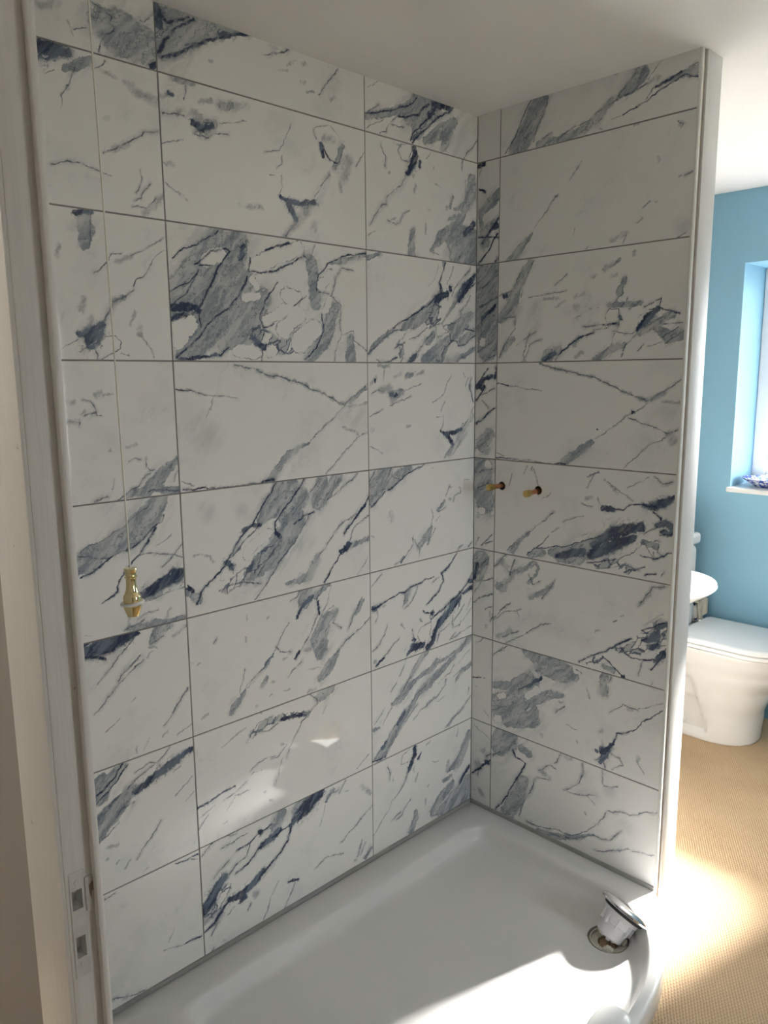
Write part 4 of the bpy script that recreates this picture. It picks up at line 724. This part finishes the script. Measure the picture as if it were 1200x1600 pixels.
rl = [tring(lambda o, i: o - 0.004, 0.001), tring(lambda o, i: o, 0.008), tring(lambda o, i: o, TZ - 0.007), tring(lambda o, i: o - 0.002, TZ - 0.002),
      tring(lambda o, i: o - 0.006, TZ), tring(lambda o, i: max(i + 0.006, min(o - .010, i + 0.02)), TZ), tring(lambda o, i: i + 0.001, TZ - 0.0015), tring(lambda o, i: i - 0.005, TZ - 0.006),
      tring(lambda o, i: i - 0.010, TZ - 0.015), tring(lambda o, i: i - 0.016, TZ - 0.031), tring(lambda o, i: i - 0.024, TZ - 0.043), tring(lambda o, i: i - 0.034, TZ - 0.050), tring(lambda o, i: i - 0.052, lambda x, y: min(TZ - 0.052, fz(x, y) + .0012)),
      tring(lambda o, i: (i - 0.06) * 0.8, fz), tring(lambda o, i: (i - 0.06) * 0.4, fz), tring(lambda o, i: 0.02, fz)]
rings(bm, rl)
tray = link('shower_tray', bm, M['acrylic'], None, 50)
WASTE = Vector((-0.207, -0.662, FLOOR_Z))
boolean_cut(tray, [link('cutter', lathe([(0.056, -0.05), (0.056, 0.03)], 48, Matrix.Translation(WASTE)), None)])
for p in tray.data.polygons: p.use_smooth = True
tray.data.set_sharp_from_angle(angle=math.radians(50))
tag(tray, 'white curved-front shower tray fitted into the tiled corner', 'shower tray')
# raised pad on the inner side of the front rim
bm = bmesh.new()
padc = Vector((-0.525, -0.842))
def padring(k, z, n=28):
    out = []
    for j in range(n):
        a = 2 * math.pi * j / n
        cx_, sy_ = math.cos(a), math.sin(a)
        out.append((padc.x + 0.062 * k * math.copysign(abs(cx_) ** .75, cx_), padc.y + 0.040 * k * math.copysign(abs(sy_) ** .75, sy_), z))
    return out
rings(bm, [padring(1.12, 0.022), padring(1.03, 0.06), padring(1.0, TZ - 0.002), padring(0.96, TZ + 0.003), padring(0.86, TZ + 0.0045)])
link('rim_pad', bm, M['acrylic'], tray, 60)
bm = boxes((-1.372, -0.008, -0.0055, 0.0, TZ - 0.002, TILE_BOTTOM + 0.0015), (-0.0055, 0.0, -0.688, -0.0055, TZ - 0.002, TILE_BOTTOM + 0.0015))
link('sealant_bead', bm, M['sealant'], tray)
trap = link('trap_cup', lathe([(0.0555, FLOOR_Z - 0.002), (0.0555, 0.0025), (0.030, 0.002), (0.028, 0.006), (0.046, 0.007), (0.047, FLOOR_Z - 0.001), (0.050, FLOOR_Z - 0.001)], 36, Matrix.Translation((WASTE.x, WASTE.y, 0)), False, False), M['plastic_cream'], tray, 40)
for a0 in (200, 300, 40):
    bm = bmesh.new()
    for k in range(3):
        a = math.radians(a0 + k * 9)
        x, y = WASTE.x + 0.043 * math.cos(a), WASTE.y + 0.043 * math.sin(a)
        box(bm, x - 0.006, x + 0.006, y - 0.006, y + 0.006, 0.006, FLOOR_Z + 0.006 + 0.005 * (k == 1), bevel=0.0012)
    link('trap_lug', bm, M['plastic_cream'], tray)

# the waste itself, standing loose and tilted in its hole
ax = Vector((0.60, -0.25, 0.76)).normalized()
base = Vector((-0.212, -0.664, 0.030))
waste = tag(empty('loose_waste', base), 'chrome-topped shower waste standing tilted and loose in the drain hole', 'shower waste')
def spart(name, bm, m, parent=None, smooth=35):
    return attach(link(name, bm, m, None, smooth), waste, parent)
MX = axis_matrix(base, ax) @ Matrix.Scale(1.27, 4)
body = spart('plastic_body', lathe([(0.0265, 0.0), (0.029, 0.003), (0.0295, 0.030), (0.032, 0.031), (0.0325, 0.046), (0.038, 0.047), (0.0385, 0.0555)], 40, MX), M['plastic_grey'])
bm = bmesh.new()
for k in range(8):
    a = 2 * math.pi * k / 8
    b2 = boxes((0.029, 0.0365, -0.0022, 0.0022, 0.024, 0.050))
    b2.transform(MX @ Matrix.Rotation(a, 4, 'Z'))
    me = bpy.data.meshes.new('tmp'); b2.to_mesh(me); b2.free(); bm.from_mesh(me); bpy.data.meshes.remove(me)
spart('ribs', bm, M['plastic_grey'], body)
spart('gasket', lathe([(0.0410, 0.0555), (0.0445, 0.0565), (0.0455, 0.0600), (0.0445, 0.0625)], 40, MX), M['rubber'])
spart('chrome_flange', lathe([(0.040, 0.0626), (0.0555, 0.0632), (0.0575, 0.0650), (0.0575, 0.0685), (0.055, 0.0715), (0.045, 0.0755), (0.028, 0.0785), (0.010, 0.0795)], 56, MX), M['chrome'])
bm = bmesh.new()
for k, (px, py, s) in enumerate(((0.012, 0.004, 0.007), (-0.010, 0.010, 0.006), (-0.004, -0.013, 0.0065), (0.013, -0.012, 0.005))):
    r = bmesh.ops.create_icosphere(bm, subdivisions=2, radius=s)
    for v in r['verts']: v.co = MX @ (v.co + Vector((px, py, -0.001)))
spart('lower_lugs', bm, M['plastic_grey'], body)

# ------------------------------------------------------------------ supply pipes
for k, (y, z) in enumerate(PIPES):
    o = empty('copper_supply_pipe', (0.03, y, z))
    def ppart(name, bm, m, parent=None, smooth=35):
        return attach(link(name, bm, m, None, smooth), o, parent)
    tilt = Vector((-1, 0.02 if k else 0.05, -0.04 if k else 0.0)).normalized()
    PM = axis_matrix((0.055, y, z), tilt)
    ppart('pipe', lathe([(0.0075, 0.0), (0.0075, 0.102), (0.006, 0.1025)], 24, PM), M['copper'])
    cap = ppart('brass_cap', lathe([(0.0080, 0.0985), (0.0114, 0.0990), (0.0116, 0.1055), (0.0100, 0.1070), (0.0100, 0.1085), (0.0122, 0.1092), (0.0122, 0.1150), (0.0105, 0.1180), (0.0085, 0.1185)], 6, PM @ Matrix.Rotation(0.3 + k, 4, 'Z')), M['brass_dull'], None, 30)
    ppart('olive_ring', lathe([(0.0085, 0.0945), (0.0096, 0.0950), (0.0096, 0.0980), (0.0085, 0.0984)], 24, PM), M['brass_dull'], cap)
    tag(o, ('capped copper pipe nearer the tiled corner' if k == 0 else 'capped copper pipe farther from the tiled corner'), 'pipe', 'capped supply pipes in the partition')

# ------------------------------------------------------------------ light pull
PX, PY = -1.4985, -0.60
pull = tag(empty('light_pull', (PX, PY, CEIL)), 'brass light pull with white ring on a long cord in front of the tiles', 'light pull')
def lpart(name, bm, m, parent=None, smooth=35):
    return attach(link(name, bm, m, None, smooth), pull, parent)
TOPZ = 1.2955
lpart('switch_body', lathe([(0.040, CEIL), (0.040, CEIL - 0.012), (0.036, CEIL - 0.030), (0.012, CEIL - 0.036), (0.006, CEIL - 0.044)], 40, Matrix.Translation((PX, PY, 0))), M['upvc'])
bm = bmesh.new()
nseg = 60
cr = []
for i in range(nseg + 1):
    s = i / nseg; z = CEIL - 0.044 + (TOPZ - 0.004 - CEIL + 0.044) * s
    ox = -0.0075 * (1 - s)
    cr.append([(PX + ox + 0.00125 * math.cos(2 * math.pi * j / 8), PY + 0.00125 * math.sin(2 * math.pi * j / 8), z) for j in range(8)])
rings(bm, cr)
lpart('cord', bm, M['string'])
pf = [(0.0020, 0), (0.0088, 0.0), (0.0092, 0.0014), (0.0078, 0.004), (0.0074, 0.009), (0.0076, 0.0105), (0.0092, 0.0115), (0.0092, 0.0128), (0.0076, 0.0140),
      (0.0070, 0.017), (0.0072, 0.024), (0.0081, 0.031), (0.0098, 0.036), (0.0122, 0.0395), (0.0125, 0.0405), (0.0125, 0.0480), (0.0118, 0.0490), (0.0118, 0.0515), (0.0125, 0.0525), (0.0124, 0.0575), (0.0083, 0.0690), (0.0040, 0.0690)]
bp_ = lpart('brass_pull', lathe([(r, TOPZ - z) for r, z in pf], 44, Matrix.Translation((PX, PY, 0))), M['brass'], None, 25)
bm = bmesh.new()
R0_, r0_ = 0.0142, 0.0026
tr = []
for i in range(40):
    a = 2 * math.pi * i / 40
    tr.append([(PX + (R0_ + r0_ * math.cos(b)) * math.cos(a), PY + (R0_ + r0_ * math.cos(b)) * math.sin(a), TOPZ - 0.0502 + r0_ * 0.8 * math.sin(b) + 0.0014 * math.cos(a + 0.6)) for b in [2 * math.pi * k / 12 for k in range(12)]])
vv = [[bm.verts.new(p) for p in r] for r in tr]
for i in range(40):
    for j in range(12):
        bm.faces.new((vv[i][j], vv[i][(j + 1) % 12], vv[(i + 1) % 40][(j + 1) % 12], vv[(i + 1) % 40][j]))
tag(lpart('white_ring', bm, M['upvc'], bp_, 60), 'white nylon ring')

# ------------------------------------------------------------------ toilet
TX = 1.34
toilet = tag(empty('toilet', (TX, -0.25, 0)), 'white toilet with closed lid below the blue wall', 'toilet')
def tpart(name, bm, m, parent=None, smooth=40):
    return attach(link(name, bm, m, None, smooth), toilet, parent)
def d_outline(w, f, back=-0.005, side=26, arc=34, straight=0.58, pw=2.3):
    """D shaped outline, flat back at y=back, nose at y=-f"""
    ys = back - (f + back) * straight
    pts = []
    for i in range(side): pts.append((-w, back + (ys - back) * i / side))
    for i in range(arc + 1):
        a = math.pi * i / arc
        c_, s_ = math.cos(a), math.sin(a)
        pts.append((-w * math.copysign(abs(c_) ** (2 / pw), c_), ys - (f + ys) * abs(s_) ** (2 / pw)))
    for i in range(side, 0, -1): pts.append((w, back + (ys - back) * i / side))
    for i in range(8): pts.append((w - 2 * w * (i + .5) / 8, back))
    return pts
def lerp_table(tb, z):
    for (z0, *a), (z1, *b) in zip(tb, tb[1:]):
        if z <= z1:
            s = (z - z0) / (z1 - z0); s = s * s * (3 - 2 * s)
            return [x + (y - x) * s for x, y in zip(a, b)]
    return list(tb[-1][1:])
TB = [(0.0, 0.160, 0.490), (0.12, 0.161, 0.497), (0.22, 0.165, 0.525), (0.31, 0.172, 0.580), (0.37, 0.178, 0.612), (0.402, 0.180, 0.618)]
def sst(x, a, b):
    s = max(0, min(1, (x - a) / (b - a))); return s * s * (3 - 2 * s)
def recess(y, z):
    edge = -0.245 - (0.315 - z) * 0.32               # slanted front edge of the panel
    m_ = sst(y, edge - 0.006, edge + 0.022) * sst(z, 0.020, 0.045) * (1 - sst(z, 0.318, 0.338))
    step = 0.010 + 0.009 * (1 - sst(z, 0.262, 0.278)) + 0.006 * (1 - sst(z, 0.175, 0.19))
    return m_ * step
lv = [0.0, 0.004] + [0.402 * (i / 46) for i in range(1, 47)]
rs = []
for z in lv:
    w, f = lerp_table(TB, z)
    if z == 0.0: w -= 0.003; f -= 0.003
    ring = []
    for x, y in d_outline(w, f):
        dx = recess(y, z)
        ring.append((TX + (x + dx if x < -0.05 else x - dx if x > 0.05 else x), y, z))
    rs.append(ring)
w, f = TB[-1][1:]
rs.append([(TX + x * 0.985, y * 0.992, 0.407) for x, y in d_outline(w, f)])
bm = bmesh.new(); rings(bm, rs)
tpart('pan', bm, M['ceramic'])
def slab(w, f, back, z0, z1, rr=0.006, dome=0.0):
    o_ = d_outline(w, f, back)
    cy = (back - f) / 2
    def sc(k, z): return [(TX + x * k[0], cy + (y - cy) * k[1], z) for x, y in o_]
    k1 = (1 - rr / w, 1 - rr / (f / 2))
    k2 = (1 - 3 * rr / w, 1 - 3 * rr / (f / 2))
    bm = bmesh.new(); rings(bm, [sc(k1, z0), sc((1, 1), z0 + rr * .6), sc((1, 1), z1 - rr), sc((1 - .3 * rr / w, 1 - .3 * rr / (f / 2)), z1 - rr * .4), sc(k1, z1), sc(k2, z1 + dome)]); return bm
seat = tpart('seat', slab(0.182, 0.622, -0.168, 0.4085, 0.4255, 0.005), M['seat'])
lid = tpart('lid', slab(0.184, 0.625, -0.166, 0.4275, 0.4500, 0.007, 0.001), M['seat'])
for hx in (TX - 0.108, TX + 0.108):
    tpart('hinge', boxes((hx - 0.026, hx + 0.026, -0.176, -0.158, 0.434, 0.4535), bevel=0.003, seg=2), M['chrome'], lid)
tpart('rear_deck', boxes((TX - 0.178, TX + 0.178, -0.160, -0.002, 0.404, 0.421), bevel=0.006, seg=3), M['ceramic'])
tpart('bolt_cap', lathe([(0.0125, 0), (0.0125, 0.003), (0.009, 0.006), (0.003, 0.007)], 24, axis_matrix((TX - 0.139, -0.222, 0.062), (-1, 0, 0))), M['plastic_grey'])
CX0, CX1 = 1.10, 1.425
cist = tpart('cistern', boxes((CX0 + 0.006, CX1 - 0.006, -0.148, -0.004, 0.4205, 0.805), bevel=0.03, seg=5), M['ceramic'])
tpart('cistern_lid', boxes((CX0, CX1, -0.156, -0.002, 0.806, 0.858), bevel=0.016, seg=5), M['ceramic'], cist)

# ------------------------------------------------------------------ basin
BX, BY, BZ = 0.705, -0.308, 0.795
basin = tag(empty('wash_basin', (BX, 0, BZ)), 'white oval wash basin projecting past the partition end', 'basin')
def bpart(name, bm, m, parent=None, smooth=50):
    return attach(link(name, bm, m, None, smooth), basin, parent)
def ell(a, b, z, n=56, oy=0.0):
    a, b = a * 0.87, b * 0.87
    return [(BX + a * math.cos(2 * math.pi * i / n), BY + oy + b * math.sin(2 * math.pi * i / n), z) for i in range(n)]
bm = bmesh.new()
rings(bm, [ell(0.07, 0.06, BZ - 0.098), ell(0.12, 0.095, BZ - 0.090), ell(0.18, 0.142, BZ - 0.062), ell(0.238, 0.188, BZ - 0.034), ell(0.276, 0.218, BZ - 0.018), ell(0.288, 0.228, BZ - 0.008),
           ell(0.285, 0.225, BZ), ell(0.274, 0.214, BZ + 0.002), ell(0.260, 0.200, BZ - 0.006), ell(0.235, 0.175, BZ - 0.026), ell(0.190, 0.138, BZ - 0.056), ell(0.12, 0.085, BZ - 0.074), ell(0.03, 0.03, BZ - 0.080)])
bowl = bpart('bowl', bm, M['ceramic'])
bpart('wall_shelf', boxes((BX - 0.18, BX + 0.18, -0.16, -0.001, BZ - 0.09, BZ + 0.006), bevel=0.015, seg=4), M['ceramic'])
bpart('drain', lathe([(0.030, BZ - 0.0795), (0.030, BZ - 0.077), (0.022, BZ - 0.0765), (0.016, BZ - 0.0785)], 28, Matrix.Translation((BX, BY, 0))), M['chrome'])
ped = [ell(0.085, 0.075, z, 40, 0.09) for z in (0.0, 0.01)] + [ell(0.07, 0.06, 0.25, 40, 0.09), ell(0.072, 0.065, 0.5, 40, 0.085), ell(0.085, 0.075, BZ - 0.094, 40, 0.06)]
bm = bmesh.new(); rings(bm, ped); bpart('pedestal', bm, M['ceramic'])

# ------------------------------------------------------------------ things on the toilet's deck and the sill
def lumpy(name, cx, cy, z0, sx, sy, sz, seed, m, amp=0.12, droop=0.0):
    bm = bmesh.new()
    bmesh.ops.create_icosphere(bm, subdivisions=4, radius=1.0)
    rnd = random.Random(seed)
    ws = [(Vector((rnd.uniform(-1, 1), rnd.uniform(-1, 1), rnd.uniform(-.4, .4))) * rnd.uniform(3, 8), rnd.uniform(0, 6.28), rnd.uniform(.4, 1)) for _ in range(9)]
    for v in bm.verts:
        d = v.co.copy()
        k = 1 + amp * sum(a * math.sin(w.dot(d) + p) for w, p, a in ws) / 3
        e = 0.62
        c = Vector([math.copysign(abs(t_) ** e, t_) for t_ in d]) * k
        v.co = Vector((cx + c.x * sx, cy + c.y * sy, max(z0, z0 + sz * (1 + c.z))))
    return link(name, bm, m, None, 60)
bag = lumpy('wrapped_roll_pack', 1.488, -0.110, 0.4215, 0.044, 0.040, 0.050, 3, M['bag'], 0.10)
tag(bag, 'white film-wrapped pack with navy print on the toilet deck', 'pack')
# towel folded over the pack: a draped sheet with thickness
bm = bmesh.new()
nu, nv = 26, 40
grid = []
for i in range(nu + 1):
    row = []
    for j in range(nv + 1):
        u = i / nu; v = j / nv
        s = (v - 0.5) * 2
        x = 1.436 + 0.106 * u + 0.004 * math.sin(9 * v + 4 * u)
        if abs(s) < 0.42:
            y = -0.108 - s * 0.048 / 0.42; z = 0.532 + 0.004 * math.sin(7 * u + 5 * v)
        else:
            tt = (abs(s) - 0.42) / 0.58
            y = -0.108 - math.copysign(0.048 + 0.006 * math.sin(11 * u) * tt + 0.004 * tt, s)
            z = 0.532 - tt * (0.085 + 0.018 * math.sin(5 * u + 1))
        row.append((x, y, z))
    grid.append(row)
vv = [[bm.verts.new(p) for p in r] for r in grid]
for i in range(nu):
    for j in range(nv): bm.faces.new((vv[i][j], vv[i + 1][j], vv[i + 1][j + 1], vv[i][j + 1]))
bmesh.ops.recalc_face_normals(bm, faces=bm.faces)
bmesh.ops.solidify(bm, geom=bm.faces[:], thickness=0.005)
tag(link('hand_towel', bm, M['towel'], None, 60), 'crumpled beige towel draped over a white pack beneath the basin', 'towel')

bm = bmesh.new()
DX, DYc, DZ0 = 1.705, -0.362, WZ0 + 0.0182
def dring(a, b, z, n=48, wv=0.0): return [(DX + (a + wv * math.cos(10 * 2 * math.pi * i / n)) * math.cos(2 * math.pi * i / n), DYc + (b + wv * math.cos(10 * 2 * math.pi * i / n)) * math.sin(2 * math.pi * i / n), z) for i in range(n)]
rings(bm, [dring(0.055, 0.095, DZ0), dring(0.060, 0.100, DZ0 + 0.004), dring(0.085, 0.130, DZ0 + 0.022), dring(0.104, 0.154, DZ0 + 0.038, wv=.002), dring(0.106, 0.156, DZ0 + 0.041, wv=.002),
           dring(0.101, 0.150, DZ0 + 0.040, wv=.002), dring(0.080, 0.124, DZ0 + 0.025), dring(0.055, 0.095, DZ0 + 0.010), dring(0.01, 0.02, DZ0 + 0.009)])
tag(link('patterned_dish', bm, M['willow'], None, 60), 'blue and white patterned dish on the window sill', 'dish')

# ------------------------------------------------------------------ farther down the room: seen mirrored in the glossy tiles
cab = tag(empty('storage_cabinet', (1.39, -2.24, 0)), 'tall white panelled cabinet reflected in the tiles', 'cabinet')
def cpart(name, bm, m, parent=None, smooth=None):
    return attach(link(name, bm, m, None, smooth), cab, parent)
cpart('carcass', boxes((1.215, 1.598, -2.455, -2.020, 0.06, 1.36)), M['cabinet'])
cpart('plinth', boxes((1.235, 1.598, -2.445, -2.030, 0.0, 0.06)), M['cabinet'])
cpart('top', boxes((1.195, 1.598, -2.475, -2.000, 1.36, 1.385), bevel=0.004), M['cabinet'])
for z0, z1 in ((1.235, 1.350), (1.110, 1.225)):
    d_ = cpart('drawer', boxes((1.197, 1.215, -2.445, -2.030, z0, z1), bevel=0.003), M['cabinet'])
    cpart('knob', lathe([(0.006, 0), (0.006, 0.012), (0.013, 0.018), (0.011, 0.026), (0.004, 0.028)], 20, axis_matrix((1.197, -2.2375, (z0 + z1) / 2), (-1, 0, 0))), M['chrome'], d_, 40)
d_ = cpart('door', boxes((1.197, 1.215, -2.445, -2.365, 0.075, 1.10), (1.197, 1.215, -2.110, -2.030, 0.075, 1.10), (1.197, 1.215, -2.365, -2.110, 1.01, 1.10), (1.197, 1.215, -2.365, -2.110, 0.075, 0.17), (1.206, 1.215, -2.365, -2.110, 0.17, 1.01)), M['cabinet'])
cpart('knob', lathe([(0.006, 0), (0.006, 0.012), (0.013, 0.018), (0.011, 0.026), (0.004, 0.028)], 20, axis_matrix((1.197, -2.07, 0.75), (-1, 0, 0))), M['chrome'], d_, 40)
bo = tag(empty('lotion_bottle', (1.40, -2.39, 1.385)), 'cream bottle on the white cabinet, reflected in the tiles', 'bottle')
def opart(name, bm, m):
    o = link(name, bm, m, None, 40); o.parent = bo; o.matrix_parent_inverse = Matrix.Translation(-bo.location); return o
opart('bottle_body', lathe([(0.038, 1.3855), (0.042, 1.390), (0.042, 1.510), (0.034, 1.530), (0.016, 1.540), (0.016, 1.552)], 32, Matrix.Translation((1.40, -2.39, 0))), M['bottle'])
opart('cap', lathe([(0.018, 1.5525), (0.018, 1.585), (0.015, 1.588)], 28, Matrix.Translation((1.40, -2.39, 0))), M['upvc'])

# unseen fill lamp added on the hall ceiling to brighten the door frame
lamp = tag(empty('added_hall_lamp', (-2.35, -0.5, CEIL)), 'unseen round fill lamp added on the hall ceiling', 'lamp')
for nm, pr_, mm_ in (('lamp_base', [(0.13, CEIL - 0.0005), (0.13, CEIL - 0.02), (0.12, CEIL - 0.022)], M['upvc']),):
    o = link(nm, lathe(pr_, 40, Matrix.Translation((-2.35, -0.5, 0))), mm_, None, 40); o.parent = lamp; o.matrix_parent_inverse = Matrix.Translation(-lamp.location)
em = bpy.data.materials.new('fill_lamp_glow'); em.use_nodes = True
eb = em.node_tree.nodes['Principled BSDF']; eb.inputs['Base Color'].default_value = (0.8, 0.79, 0.75, 1)
eb.inputs['Emission Color'].default_value = (1.0, 0.90, 0.76, 1); eb.inputs['Emission Strength'].default_value = 6.0
o = link('lamp_shade', lathe([(0.118, CEIL - 0.022), (0.125, CEIL - 0.05), (0.10, CEIL - 0.085), (0.05, CEIL - 0.10), (0.01, CEIL - 0.102)], 40, Matrix.Translation((-2.35, -0.5, 0))), em, None, 40)
o.parent = lamp; o.matrix_parent_inverse = Matrix.Translation(-lamp.location)
